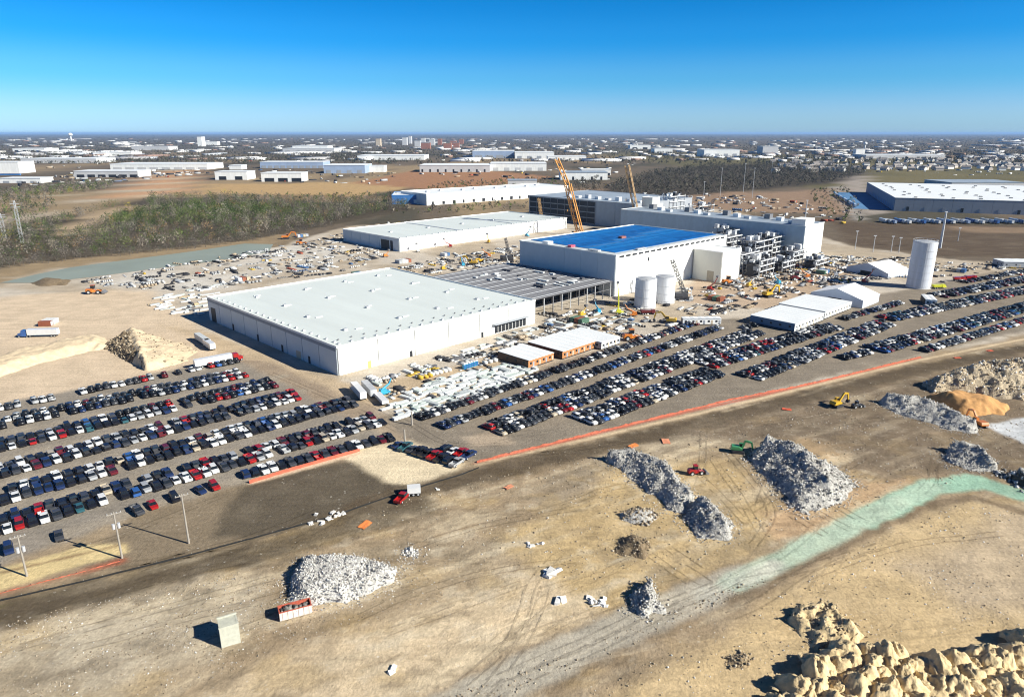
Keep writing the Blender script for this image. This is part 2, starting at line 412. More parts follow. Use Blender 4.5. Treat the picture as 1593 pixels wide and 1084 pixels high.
def ground_material():
    m = bpy.data.materials.new('bare_ground'); m.use_nodes = True
    nt = m.node_tree; N = nt.nodes; L = nt.links; b = N['Principled BSDF']
    b.inputs['Roughness'].default_value = 0.95; b.inputs['Specular IOR Level'].default_value = 0.1
    at = N.new('ShaderNodeAttribute'); at.attribute_name = 'Col'
    tc = N.new('ShaderNodeTexCoord')
    def noise(scale, detail=6, rough=.65, vec=None):
        n = N.new('ShaderNodeTexNoise'); n.inputs['Scale'].default_value = scale; n.inputs['Detail'].default_value = detail; n.inputs['Roughness'].default_value = rough
        L.new(vec or tc.outputs['Object'], n.inputs['Vector']); return n.outputs[0]
    def ramp(v, a, c, lo, hi):
        r = N.new('ShaderNodeMapRange'); L.new(v, r.inputs[0])
        for k, q in enumerate((a, c, lo, hi)): r.inputs[k + 1].default_value = q
        return r.outputs[0]
    def mul(a, c):
        q = N.new('ShaderNodeMath'); q.operation = 'MULTIPLY'; L.new(a, q.inputs[0]); L.new(c, q.inputs[1]); return q.outputs[0]
    mp = N.new('ShaderNodeMapping'); mp.inputs['Rotation'].default_value = (0, 0, R(-31)); mp.inputs['Scale'].default_value = (0.045, 0.9, 1)
    L.new(tc.outputs['Object'], mp.inputs[0])
    mp2 = N.new('ShaderNodeMapping'); mp2.inputs['Rotation'].default_value = (0, 0, R(40)); mp2.inputs['Scale'].default_value = (0.05, 0.8, 1)
    L.new(tc.outputs['Object'], mp2.inputs[0])
    f = mul(ramp(noise(0.09, 5), .3, .7, .84, 1.14), ramp(noise(1.1, 8, .75), .28, .72, .72, 1.26))
    f = mul(f, ramp(noise(0.7, 4, .6, mp.outputs[0]), .35, .65, .94, 1.05))
    f = mul(f, ramp(noise(0.6, 4, .6, mp2.outputs[0]), .35, .65, .95, 1.04))
    v = N.new('ShaderNodeTexVoronoi'); v.inputs['Scale'].default_value = 0.55; v.inputs['Randomness'].default_value = 1
    L.new(tc.outputs['Object'], v.inputs['Vector'])
    clod = ramp(v.outputs['Distance'], .10, .2, 1, 0)
    sel = ramp(noise(0.16, 3), .52, .62, 0, 1)
    speck = mul(clod, sel)
    sc = N.new('ShaderNodeVectorMath'); sc.operation = 'SCALE'; L.new(at.outputs['Color'], sc.inputs[0]); L.new(f, sc.inputs['Scale'])
    mx = N.new('ShaderNodeMix'); mx.data_type = 'RGBA'; L.new(mul(speck, ramp(noise(3.0, 2), .4, .6, .1, .75)), mx.inputs[0]); L.new(sc.outputs[0], mx.inputs[6]); mx.inputs[7].default_value = (.62, .58, .5, 1)
    L.new(mx.outputs[2], b.inputs['Base Color'])
    bp = N.new('ShaderNodeBump'); bp.inputs['Strength'].default_value = 0.75; bp.inputs['Distance'].default_value = 0.45
    L.new(noise(0.9, 9, .72), bp.inputs['Height']); L.new(bp.outputs[0], b.inputs['Normal'])
    return m
M_GROUND = ground_material()
ground = struct(link('ground', np_mesh('ground', V, F, M_GROUND, Cg, True)))

# tyre tracks pressed into the open ground: narrow pairs of darker ruts
def track(pts, gauge=2.1, w=0.42, m=None):
    P = [Vector(G2(*p)) for p in pts]
    Q = []
    for k in range(len(P) - 1):                       # Catmull-Rom
        p0, p1, p2, p3 = P[max(0,k-1)], P[k], P[k+1], P[min(len(P)-1,k+2)]
        n = max(3, int((p2 - p1).length / 1.6))
        for j in range(n):
            t = j / n
            Q.append(0.5*((2*p1)+(p2-p0)*t+(2*p0-5*p1+4*p2-p3)*t*t+(3*p1-p0-3*p2+p3)*t**3))
    mb = MB()
    for side in (-0.5, 0.5):
        vs = []
        for k, q in enumerate(Q):
            d = (Q[min(k+1, len(Q)-1)] - Q[max(0, k-1)]).normalized(); nrm = Vector((-d.y, d.x))
            ww = w * (0.7 + 0.6 * random.random())
            for e in (-0.5, 0.5):
                p = q + nrm * (gauge * side + ww * e)
                vs.append((p.x, p.y, gz(p.x, p.y) + 0.03))
        mb.add(vs, [(2*k, 2*k+2, 2*k+3, 2*k+1) for k in range(len(Q)-1) if random.random() > 0.06])
    A_ = np.array(mb.v); ix = np.clip(np.searchsorted(gx, A_[:, 0]), 0, nx - 1); iy = np.clip(np.searchsorted(gy, A_[:, 1]), 0, ny - 1)
    return struct(link('tyre_track', np_mesh('tyre_track', A_, np.array(mb.f), M_GROUND, Cg[iy * nx + ix] * (m or .76))))
for t in ([(720,1060),(790,1000),(815,950),(830,905),(870,860)], [(745,1084),(805,1010),(835,955),(850,905)],
          [(560,960),(640,925),(760,890),(900,870)], [(600,985),(700,950),(820,905)], [(300,1010),(480,940),(640,900)],
          [(1130,700),(1180,760),(1200,800),(1170,850)], [(1110,715),(1150,770),(1185,830)], [(1090,740),(1140,790),(1165,815)],
          [(1240,690),(1200,740),(1180,790)], [(1010,860),(1060,895),(1090,915)], [(1040,850),(1090,885),(1120,905)],
          [(1230,800),(1300,840)], [(1260,790),(1330,828)], [(1290,780),(1350,815)], [(760,1060),(900,1000),(1010,950),(1120,905)],
          [(800,1060),(930,1005),(1060,940),(1160,895)], [(640,850),(760,815),(900,790)], [(420,900),(330,925),(180,965),(20,1010)],
          [(460,920),(300,960),(120,1010)], [(1300,660),(1400,650),(1500,660)], [(1180,660),(1300,640),(1420,610)], [(1250,900),(1400,850),(1560,830)],
          [(560,620),(640,660),(700,690),(800,690)], [(420,580),(540,630),(620,670)]):
    track(t)
for t in ([(1000,955),(1080,925),(1160,895)], [(880,1018),(980,972)], [(700,1000),(860,940)]): track(t, 1.9, 0.5, 1.12)

rt = random.Random(5)
for k in range(34):                                    # haul traffic mostly follows the fence line
    px, py = rt.uniform(-20, 1250), rt.uniform(830, 1060)
    if rt.random() < .4: px, py = rt.uniform(700, 1500), rt.uniform(650, 800)
    v = Vector(G2(px, py)); a = R(31 + rt.gauss(0, 14)); pts_ = []
    for j in range(5):
        q = proj(v.x, v.y, 0); pts_.append(q); v = v + Vector((math.cos(a), math.sin(a))) * rt.uniform(7, 14); a += rt.gauss(0, .13)
    track(pts_, rt.choice([1.9, 2.2, 2.5]), rt.uniform(.35, .6), rt.choice([.78, .84, .88, 1.1]))
# the long grey-green pond beside the wood
pond_px = [(0,440),(60,426),(110,416),(200,404),(300,391),(380,379),(425,380),(418,392),(330,407),(240,418),(150,430),(60,440)]
pp = pxs(*pond_px, z=0.12)
mb = MB(); mb.add([(a, b, 0.12) for a, b in pp], [tuple(range(len(pp)))])
M_WATER = mat('pond_water', alb(150, 160, 148), 0.6, var=0.1, scale=0.02, spec=0.25)
struct(mb.build('pond_water', M_WATER))
# ================================================================== BUILDINGS
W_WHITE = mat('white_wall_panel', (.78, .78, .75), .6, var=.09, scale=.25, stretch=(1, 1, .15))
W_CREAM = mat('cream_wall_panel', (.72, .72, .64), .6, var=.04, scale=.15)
W_SHADE = mat('shaded_wall_panel', (.50, .55, .58), .5, var=.06, scale=.12)  # white panels on the shaded sides, with their blue-grey shade put into the colour
W_GREY = mat('grey_wall_panel', (.30, .32, .35), .6, var=.08, scale=.1)
W_BLUE = mat('blue_wall_panel', (.05, .17, .42), .5, var=.15, scale=.1)
W_DARK = mat('dark_opening', (.02, .022, .027), .5, var=.3, scale=.5)
W_JOINT = mat('panel_joint', (.34, .34, .33), .8)
W_BROWN = mat('timber_brown_siding', (.42, .19, .075), .75, var=.3, scale=1.2)
W_TAN = mat('tan_wall', (.48, .40, .30), .8, var=.12, scale=.1)
W_BRICK = mat('brick_wall', (.28, .13, .09), .8, var=.15, scale=.2)
R_WHITE = mat('white_roof_membrane', (.60, .64, .61), .55, var=.05, scale=.08, stretch=(1, .15, 1))
R_COOL = mat('bright_white_roof', (.74, .76, .76), .55, var=.05, scale=.08)
R_BLUE = mat('blue_roof_membrane', (.008, .115, .36), .42, var=.3, scale=.2, stretch=(1, .3, 1))
R_PALE = mat('pale_roof_border', (.48, .52, .53), .7, var=.2, scale=.3)
R_DECK = mat('grey_steel_deck', (.19, .19, .20), .6, var=.2, scale=.3, stretch=(1, .12, 1))
R_SLATE = mat('blue_grey_roof', (.30, .35, .40), .5, var=.15, scale=.06)
STEEL = mat('grey_steel', (.20, .20, .21), .5, metal=.3, var=.15)
STEEL_D = mat('dark_steel', (.05, .05, .055), .5, metal=.2, var=.2)
GALV = mat('galvanised_metal', (.55, .56, .57), .45, metal=.3, var=.12, scale=.4)

_pm = {}
def pbox(name, dims, m):
    """shared box mesh with its origin at one lower corner"""
    k = (name, tuple(round(d, 3) for d in dims), m.name)
    if k not in _pm: _pm[k] = MB().box(0, dims[0], 0, dims[1], 0, dims[2]).mesh(name, m)
    return _pm[k]

def hall(name, label, A, az, L, W, H, wf, wl, roof, nf=6, nl=6, cat='building', group=None, parapet=.7, gap=.22, eave=None):
    r = tag(empty(name, (A[0], A[1], 0), R(az)), label, cat, group)
    MB().box(0, L, 0, W, 0, H - .5).build('wall_core', W_JOINT, r)
    t = .3
    pw = L / nf
    for k in range(nf):
        link('wall_panel', pbox('front_panel', (pw - gap, t, H - .15), wf), r, (k * pw + gap / 2, -t, 0))
    pl = (W - .0) / nl
    for k in range(nl):
        link('wall_panel', pbox('side_panel', (t, pl - gap, H - .15), wl), r, (-t, k * pl + gap / 2, 0))
    MB().box(L + .002, L + .3, 0, W, 0, H - .15).build('rear_wall', wf, r)
    MB().box(0, L, W + .002, W + .3, 0, H - .15).build('rear_wall', wl, r)
    MB().box(-.1, L + .1, -.1, W + .1, H - .48, H).build('roof', roof, r)
    if parapet:
        p = MB(); q = parapet
        p.box(-.45, L + .45, -.45, -.12, H - .14, H + q).box(-.45, L + .45, W + .12, W + .45, H - .14, H + q)
        p.box(-.45, -.12, -.119, W + .119, H - .14, H + q).box(L + .12, L + .45, -.119, W + .119, H - .14, H + q)
        p.build('parapet', wf, r)
    return r
def fdoor(r, x, w, h, z=0., m=None, name='door', d=.12):
    return link(name, pbox(name, (w, d, h), m or W_DARK), r, (x, -.3 - d, z))
def ldoor(r, y, w, h, z=0., m=None, name='door', d=.12):
    return link(name, pbox(name, (d, w, h), m or W_DARK), r, (-.3 - d, y, z))
def roof_box(r, x, y, z, sx, sy, sz, m, name='roof_vent'):
    return link(name, pbox(name, (sx, sy, sz), m), r, (x - sx / 2, y - sy / 2, z))

# --- the large white building in the middle of the site
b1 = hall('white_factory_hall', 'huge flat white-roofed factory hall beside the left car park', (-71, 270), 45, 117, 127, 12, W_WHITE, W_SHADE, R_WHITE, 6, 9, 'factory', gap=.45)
for k in range(19): roof_box(b1, 3 + k * 6.1, 3.2, 12, .9, .9, .7, GALV)
for k in range(19): roof_box(b1, 3.2, 7 + k * 6.3, 12, .9, .9, .7, GALV)
for k in range(17): roof_box(b1, 6 + k * 6.4, 8.5, 12, .55, .55, .6, STEEL)
for k in range(4):
    for j in range(4):
        roof_box(b1, 18 + k * 27 + RNG.uniform(-2, 2), 20 + j * 30 + RNG.uniform(-3, 3), 12, 1.6, 1.6, .9, GALV, 'roof_hatch')
        roof_box(b1, 22 + k * 27 + RNG.uniform(-2, 2), 21 + j * 30 + RNG.uniform(-3, 3), 12, 3.4, 1.2, .3, R_COOL, 'roof_curb')
for y in (22, 46, 70, 97): ldoor(b1, y, 1.6, 3.2)
ldoor(b1, 118, 5.5, 7.5); ldoor(b1, 30, 4, 3.6, m=W_TAN)
MB().box(-.36, -.302, .2, 127, 10.2, 11.6).build('upper_band', mat('dark_blue_band', (.20, .24, .29), .5), b1)  # darker band along the top of the side wall
for k in range(9): fdoor(b1, 88 + k * 2.5, 2.1, 4.2, 0.3, name='dock_door')
MB().box(86.5, 111, -2.6, -.31, 4.9, 5.2).build('dock_canopy', W_GREY, b1)
for x in (36, 79): fdoor(b1, x, 1.4, 2.6)
fdoor(b1, 14, 1.6, 3.0, m=mat('yellow_door', (.7, .6, .15), .6))

# --- unfinished grey deck between the two big halls
U = Vector((math.cos(R(45)), math.sin(R(45)), 0)); Vv = Vector((-U.y, U.x, 0)); O1 = Vector((-71, 270, 0))
def b1loc(u, v, z=0.): return O1 + U * u + Vv * v + Vector((0, 0, z))
c = b1loc(118.2, 8)
b2 = tag(empty('steel_frame_deck', c, R(45)), 'unfinished open steel frame with a flat grey metal deck between both halls', 'steel frame')
DL, DW, DH = 75.5, 88, 10.0
MB().box(0, DL, 0, DW, DH - .35, DH).build('roof_deck', R_DECK, b2)
for k in range(28):
    link('deck_rib', pbox('deck_rib', (DL, .3, .2), GALV if k % 3 == 0 else STEEL), b2, (0, 2 + k * 3.05, DH + .002))
for i in range(11):
    for j in range(5):
        link('column', pbox('column', (.45, .45, DH - .9), GALV if (i + j) % 3 else STEEL), b2, (.4 + i * 7.4, .3 + j * 14, 0))
for j in range(5): link('beam', pbox('long_beam', (DL, .35, .5), STEEL_D), b2, (0, .35 + j * 14, DH - .88))
for i in range(11): link('beam', pbox('cross_beam', (.3, 70, .4), STEEL_D), b2, (.45 + i * 7.4, .6, DH - 1.3))
for i in range(10):
    link('girt', pbox('girt', (7.0, .15, .3), STEEL), b2, (.8 + i * 7.4, .2, 5.0))
    if i % 2: link('infill_sheet', pbox('infill_sheet', (6.6, .12, 3.2), W_DARK), b2, (.9 + i * 7.4, 8.0, 5.4))
MB().box(0.2, DL - .2, 20, 20.3, 0, DH - 1.5).build('interior_shade_sheet', W_DARK, b2)  # near-black sheet standing in for the shade inside the open frame
b2['label'] = 'unfinished open steel frame with a flat grey metal deck between both halls'

# --- the blue-roofed hall
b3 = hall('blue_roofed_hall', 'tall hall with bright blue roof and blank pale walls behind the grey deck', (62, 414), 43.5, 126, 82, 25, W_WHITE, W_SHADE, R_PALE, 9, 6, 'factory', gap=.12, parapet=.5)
BLUES = [R_BLUE, mat('blue_membrane_dark', (.006, .09, .30), .5, var=.35, scale=.2), mat('blue_membrane_light', (.014, .16, .43), .38, var=.3, scale=.2), mat('blue_membrane_dusty', (.04, .15, .36), .6, var=.35, scale=.15)]
for k in range(19):
    y_ = 7 + k * 3.84
    for j in range(3):
        MB().box(8 + j * 38.7, 8 + (j + 1) * 38.7 - .1, y_, y_ + 3.72, 25.004, 25.26 + .03 * ((k + j) % 2)).build('membrane_sheet', BLUES[(0, 0, 1, 0, 2, 1, 0, 3, 0, 2, 0)[(k * 3 + j * 5) % 11]], b3)
for k in range(19): fdoor(b3, 3 + k * 6.4, 4.6, 1.1, 23.4, name='vent_opening')
fdoor(b3, 32, 1.6, 2.2, 18, name='wall_louvre')
for x, y, sx, sy, sz, m in ((60, 42, 5, 3, 1.2, mat('red_brown_plant', (.3, .12, .1), .7)), (4, 60, 5, 5, 1.6, R_COOL), (5, 40, 4, 3, 1.2, mat('pink_wrap', (.5, .1, .15), .6)), (4, 20, 3, 8, .8, GALV), (30, 4, 9, 2, .7, GALV)):
    roof_box(b3, x, y, 25.31, sx, sy, sz, m, 'roof_plant')
for y in (12, 30, 58): ldoor(b3, y, 1.8, 3)
ldoor(b3, 68, 3, 4.5)
A7 = G(1120, 440)
b7 = hall('annex_block', 'cream windowless annex block against the blue-roofed hall', (A7.x, A7.y), 43.5, 23, 21, 20, W_WHITE, W_CREAM, R_COOL, 2, 2, 'building', gap=.05, parapet=.4)
ldoor(b7, 5, 5, 7, m=mat('beige_door', (.42, .38, .3), .7), name='roller_door')
# --- far white hall to the left
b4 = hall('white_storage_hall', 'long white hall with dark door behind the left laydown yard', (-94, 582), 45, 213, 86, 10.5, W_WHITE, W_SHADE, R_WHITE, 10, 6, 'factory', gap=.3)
ldoor(b4, 14, 12, 8.2); ldoor(b4, 9, 3.5, 8.2)
for k in range(30): roof_box(b4, 4 + k * 7, 4, 10.5, 1, 1, .7, GALV)
for k in range(5): roof_box(b4, 20 + k * 42, 40, 10.5, 2.6, 2.6, 1, GALV, 'roof_hatch')
MB().box(70, 72, 1, 85, 10.5, 10.9).box(140, 142, 1, 85, 10.5, 10.9).build('roof_expansion_joint', GALV, b4)
# --- dark frame building behind
A5 = G(988, 318, 25)
b5 = hall('dark_frame_hall', 'half-clad dark multi-storey steel building behind the orange crane', (A5.x, A5.y), 45, 110, 150, 25, W_GREY, mat('mid_grey_cladding', (.36, .40, .42), .6, var=.1, scale=.2), R_SLATE, 6, 6, 'building', parapet=.4)
for k in range(9):
    for j in range(4):
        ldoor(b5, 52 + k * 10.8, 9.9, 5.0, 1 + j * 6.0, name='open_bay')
for k in range(10): ldoor(b5, 51.2 + k * 10.8, .5, 24, d=.4, m=STEEL, name='column')
for j in range(4): ldoor(b5, 51.2, 97, .5, .4 + j * 6.0, d=.3, m=STEEL, name='floor_edge')
for k in range(8): roof_box(b5, 20, 8 + k * 14, 25, 5, 5, 2 + k % 3, GALV if k % 2 else R_COOL, 'roof_plant')
# --- long grey hall on the right of the site
A6 = G(1253, 352, 25)
b6 = hall('long_grey_hall', 'long hall with shaded blue-grey side and tall white gable end right of the blue roof', (A6.x, A6.y), 45, 36, 178, 25, W_WHITE, mat('shaded_cladding', (.36, .46, .53), .5, var=.1, scale=.2), R_SLATE, 4, 10, 'building', gap=.1, parapet=.3)  # side cladding colour carries the blue-grey shade of the wall facing away from the sun
roof_box(b6, 9, 6, 25, 17, 11, 5, W_WHITE, 'stair_tower')
for k in range(12): roof_box(b6, 16 + (k % 3) * 6, 18 + k * 13, 25, 4 + k % 3, 5, 2 + (k * 7) % 3, (GALV, R_COOL, STEEL)[k % 3], 'roof_plant')
A6b = G(1236, 399)
b6b = hall('white_end_block', 'plain white block at the foot of the long grey hall', (A6b.x, A6b.y), 45, 15, 20, 17, W_WHITE, W_WHITE, R_COOL, 1, 2, 'building', gap=.1, parapet=.3)
for k, (px, py, top, w) in enumerate(((1012, 341, 322, 12), (1020, 352, 330, 9))):
    a = G(px, 362); h = 34 - k * 6
    hall('white_plant_tower', ('white boxy tower between the dark frame hall and blue roof, taller one', 'white boxy tower between the dark frame hall and blue roof, lower one')[k], (a.x, a.y), 45, w, w, h, W_WHITE, W_CREAM, R_COOL, 1, 1, 'tower', parapet=.3)

# --- lower grey block between the blue roof and the long hall
A66 = G(1212, 362, 15)
b66 = hall('grey_process_block', 'low grey flat-roofed block covered in plant before the long grey hall', (A66.x, A66.y), 45, 16, 120, 15, W_GREY, W_GREY, R_DECK, 2, 8, 'building', parapet=.3)
for k in range(46): roof_box(b66, random.uniform(2, 14), random.uniform(3, 117), 15, random.choice([2, 3, 4]), random.choice([2, 3, 5]), random.choice([1.5, 2.5, 4]), random.choice([GALV, R_COOL, STEEL_D, W_GREY, STEEL]), 'roof_plant')
# --- process steelwork in front of the long hall
def steel_frame(label, A, az, L, W, H, lev, bx, by, seed):
    rr = random.Random(seed)
    r = tag(empty('process_steelwork', A, R(az)), label, 'steel frame')
    for i in range(bx + 1):
        for j in range(by + 1):
            h = H * (1 if (i + j + seed) % 3 else .8)
            link('column', pbox('frame_column', (.5, .5, h), (GALV, STEEL)[(i + j) % 2]), r, (i * L / bx, j * W / by, 0))
    MB().box(.8, L - .3, W * .35, W * .8, 0, H * .78).build('added_dark_backing', STEEL_D, r)  # dark box added inside so the open frame looks darker
    for k in range(1, lev + 1):
        z = k * H / (lev + .3)
        for j in range(by + 1): link('beam', pbox('frame_beam', (L + .5, .4, .5), (GALV, STEEL)[k % 2]), r, (0, j * W / by + .55, z))
        for i in range(bx):
            if rr.random() < .55: link('floor_deck', pbox('floor_deck', (L / bx - .6, W - .6, .15), R_DECK), r, (i * L / bx + .55, 1.0, z + .52))
            for _ in range(3):
                s = rr.uniform(1.2, 3.2)
                link('equipment', pbox('equipment%d' % rr.randint(0, 3), (round(s), round(s * .8 + .3), round(s)), rr.choice([R_COOL, GALV, W_GREY, STEEL_D, GALV])), r, (i * L / bx + rr.uniform(.6, max(.7, L / bx - s)), rr.uniform(.6, max(.7, W - s)), z + .68))
        link('pipe', pbox('pipe_run', (L, .5, .5), R_COOL), r, (0, -.7, z + .1))
    return r
for k, (px, py, L, W, H, lev, bx, by, lab) in enumerate((
    (1150, 428, 26, 16, 15, 3, 4, 2, 'open steelwork full of equipment just right of the cream annex block'),
    (1172, 415, 28, 18, 19, 4, 4, 2, 'tall grey pipe rack steelwork in front of the long grey hall'),
    (1200, 402, 26, 16, 17, 4, 4, 2, 'pale steelwork with decks beside the plain white end block'),
    (1140, 392, 30, 20, 19, 4, 4, 2, 'steelwork with white units right behind the blue-roofed hall'),
    (1216, 425, 20, 10, 8, 2, 3, 1, 'low open steel rack in front of the white end block'),
    (1180, 432, 22, 12, 12, 3, 4, 1, 'dark cluttered steelwork below the tall grey pipe rack'),
    (1128, 402, 24, 14, 17, 4, 3, 2, 'cluttered steelwork tucked behind the cream annex block'),
    (1232, 414, 24, 12, 11, 3, 4, 1, 'mid-height steel rack at the foot of the white gable end'),
    (1040, 348, 30, 16, 30, 5, 4, 2, 'tall open steelwork rising behind the far edge of the blue roof'),
    (1085, 356, 30, 16, 24, 4, 4, 2, 'steelwork with white units behind the right part of the blue roof'),
    (960, 352, 26, 14, 22, 4, 4, 1, 'steelwork in front of the grey clad part of the dark frame hall'),
    (1268, 420, 22, 10, 7, 2, 3, 1, 'low open steel rack right of the white end block'))):
    a = G(px, py); steel_frame(lab, (a.x, a.y, 0), 45, L, W, H, lev, bx, by, k + 1)

# --- far white warehouse with blue side
A8 = G(664, 320)
b8 = hall('white_warehouse', 'long white warehouse with a blue office end behind the site', (A8.x, A8.y), 38, 260, 70, 15, W_WHITE, W_WHITE, R_COOL, 12, 4, 'warehouse')
for k in range(14): fdoor(b8, 8 + k * 17, 3.2 + (k % 3), 4.5, 0.4, name='dock_door')
for k in range(8): roof_box(b8, 20 + k * 30, 30 + (k % 2) * 12, 15, 5, 4, 2, GALV)
A8b = G(610, 318)
b8b = hall('blue_office_wing', 'low blue-walled wing left of the long white warehouse', (A8b.x, A8b.y), 5, 52, 60, 12, W_BLUE, W_BLUE, R_COOL, 4, 3, 'building')
fdoor(b8b, 30, 9, 5, 1, m=W_WHITE, name='office_front'); fdoor(b8b, 5, 6, 3, 1, m=W_GREY)
# --- big warehouse on the right edge
A9 = G(1390, 328)
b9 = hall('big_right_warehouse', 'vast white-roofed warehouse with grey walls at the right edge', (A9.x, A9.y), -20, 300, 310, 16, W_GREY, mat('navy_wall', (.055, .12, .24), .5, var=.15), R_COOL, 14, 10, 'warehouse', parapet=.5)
for i in range(7):
    for j in range(9):
        roof_box(b9, 22 + i * 40 + RNG.uniform(-6, 6), 18 + j * 31 + RNG.uniform(-6, 6), 16, 3.2, 4.5, 1.2, mat('grey_skylight', (.30, .29, .28), .5), 'skylight')
for k in range(16): ldoor(b9, 12 + k * 18, 4.5, 5, .5, m=W_BLUE, name='dock_door')
mb = MB(); mb.box(-46, -2, 10, 290, 0, .15); mb.build('dock_yard', mat('blue_yard', (.09, .2, .36), .7, var=.2, scale=.05), b9)
for k in range(14): fdoor(b9, 14 + k * 20, 3, 5, .6, m=W_DARK if k % 3 == 0 else W_GREY, name='dock_door', d=.25)

# --- site offices and tents
def cabin(name, label, A, az, L, W, H, wf, wl, roof, mods, cat='site office', ribs=True):
    r = tag(empty(name, (A[0], A[1], 0), R(az)), label, cat)
    MB().box(0, L, 0, W, .5, H).build('wall', [wf], r)
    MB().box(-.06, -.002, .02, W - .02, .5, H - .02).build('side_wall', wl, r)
    MB().box(.1, L - .1, .1, W - .1, 0, .5).build('skirt', W_DARK, r)
    mw = L / mods
    for k in range(mods):                                     # one shallow roof for each module
        m = MB(); x0, x1 = k * mw + .05, (k + 1) * mw - .05; xm = (x0 + x1) / 2
        m.loft([[(x0 - .0, -.3, H), (x1, -.3, H), (x1, -.3, H + .12), (xm, -.3, H + .38), (x0, -.3, H + .12)],
                [(x0, W + .3, H), (x1, W + .3, H), (x1, W + .3, H + .12), (xm, W + .3, H + .38), (x0, W + .3, H + .12)]])
        m.build('roof_module', roof, r)
    for k in range(mods):
        link('window', pbox('cabin_window', (1.1, .06, 1.0), W_DARK), r, (k * mw + mw * .25, -.065, H * .45))
        link('door', pbox('cabin_door', (.95, .06, 2.0), W_TAN if k % 2 else W_GREY), r, (k * mw + mw * .68, -.065, .6))
    for k in range(int(W // 5)): link('window', pbox('cabin_side_window', (.06, 1.1, 1.0), W_DARK), r, (-.125, 2 + k * 5, H * .45))
    return r
a = G(822, 561, 3.7); cabin('site_office', 'brown-sided white-roofed site office nearest the panel stacks', (a.x, a.y), 45, 16, 18.5, 3.7, W_BROWN, mat('shaded_brown_siding', (.10, .06, .04), .8, var=.2), R_COOL, 4)  # end siding is the same brown with its shade put into the colour
a = G(875, 547, 3.7); cabin('site_office', 'longer brown-sided site office behind the nearest one', (a.x, a.y), 45, 24, 21, 3.7, W_BROWN, mat('shaded_brown_siding', (.10, .06, .04), .8), R_COOL, 6)
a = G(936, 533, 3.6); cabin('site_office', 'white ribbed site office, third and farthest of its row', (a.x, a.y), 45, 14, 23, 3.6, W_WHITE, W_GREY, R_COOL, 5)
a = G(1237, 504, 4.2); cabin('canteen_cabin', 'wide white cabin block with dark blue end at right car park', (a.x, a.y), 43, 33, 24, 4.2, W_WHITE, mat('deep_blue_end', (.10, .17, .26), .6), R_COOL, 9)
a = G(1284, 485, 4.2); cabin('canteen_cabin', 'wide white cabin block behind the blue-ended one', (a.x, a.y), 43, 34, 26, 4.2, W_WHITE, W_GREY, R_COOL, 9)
a = G(1440, 466, 3.6); cabin('site_office', 'low dark-fronted cabin at the foot of the big silo', (a.x, a.y), -20, 6, 14, 3.6, W_WHITE, W_DARK, R_COOL, 2)
a = G(1098, 506); cabin('site_office', 'small white cabin with dark windows above the right car rows', (a.x - 12, a.y), 2, 20, 3.5, 3.4, W_WHITE, W_GREY, R_COOL, 5)
a = G(1560, 417); cabin('site_office', 'long low pale cabin at the right edge above the parked cars', (a.x, a.y), -5, 40, 14, 4.5, W_GREY, W_GREY, R_COOL, 6)
def tent(label, A, az, L, W, H, P):
    r = tag(empty('frame_tent', (A[0], A[1], 0), R(az)), label, 'tent')
    m = MB(); sec = lambda x: [(x, 0, 0), (x, W, 0), (x, W, H), (x, W / 2, P), (x, 0, H)]
    m.loft([sec(0.1), sec(L - .1)]); m.build('tent_wall', mat('tent_fabric_side', (.55, .6, .68), .7, var=.05), r)
    m = MB(); q = lambda x: [(x, -.3, H - .05), (x, W / 2, P + .1), (x, W + .3, H - .05), (x, W + .3, H + .1), (x, W / 2, P + .28), (x, -.3, H + .1)]
    m.loft([q(-.3), q(L + .3)]); m.build('tent_roof', mat('white_tent_fabric', (.82, .82, .82), .6, var=.04), r)
    link('doorway', pbox('tent_door', (.1, W * .25, H * .8), W_DARK), r, (-.02, W * .4, 0))
    return r
a = G(1341, 480); tent('big white gabled tent behind the wide cabin blocks', (a.x, a.y), 43, 24, 30, 4.5, 9)
a = G(1381, 433); tent('white gabled tent left of the big silo', (a.x, a.y), 30, 26, 32, 3, 8)

# --- silos
def silo(label, px, py, d, h, col, rings, ladder=True):
    b = G(px, py); r = tag(empty('silo', b, 0), label, 'silo'); n = 40
    m = MB(); ring = lambda rr, z: [(rr * math.cos(2 * math.pi * i / n), rr * math.sin(2 * math.pi * i / n), z) for i in range(n)]
    m.loft([ring(d / 2, .4), ring(d / 2, h - .3)]); m.build('shell', col, r)
    MB().loft([ring(d / 2 + .5, 0), ring(d / 2 + .5, .4)]).build('foundation', mat('concrete', (.42, .40, .37), .9), r)
    m = MB().loft([ring(d / 2 + .12, 0), ring(d / 2 + .12, .25)]); me = m.mesh('hoop', GALV)
    for k in range(rings): link('hoop', me, r, (0, 0, 1.5 + k * (h - 2.5) / rings))
    MB().loft([ring(d / 2 + .05, h - .3), ring(d / 2 - .6, h + .25), ring(.8, h + 1.0)]).build('roof', GALV, r)
    m = MB(); rl = d / 2 + 1.0
    for k in range(n // 2): a = 4 * math.pi * k / n; m.tube((d / 2 * math.cos(a), d / 2 * math.sin(a), h), (d / 2 * math.cos(a), d / 2 * math.sin(a), h + 1.1), .06, n=4)
    m.loft([ring(d / 2 + .05, h + 1.05), ring(d / 2 + .05, h + 1.2)], cap=False); m.build('guard_rail', GALV, r)
    m = MB(); a0 = -1.9
    for s in (-.3, .3): m.tube((rl * math.cos(a0) + s, rl * math.sin(a0), 0), (rl * math.cos(a0) + s, rl * math.sin(a0), h + 1), .07, n=4)
    m.build('ladder', GALV, r)
    return r
SILO_M = mat('silo_concrete', (.58, .60, .64), .55, var=.14, scale=.5, stretch=(1, 1, .04))
silo('tall pale silo tower standing alone at the right car park', 1428, 447, 14.0, 29.5, SILO_M, 6)
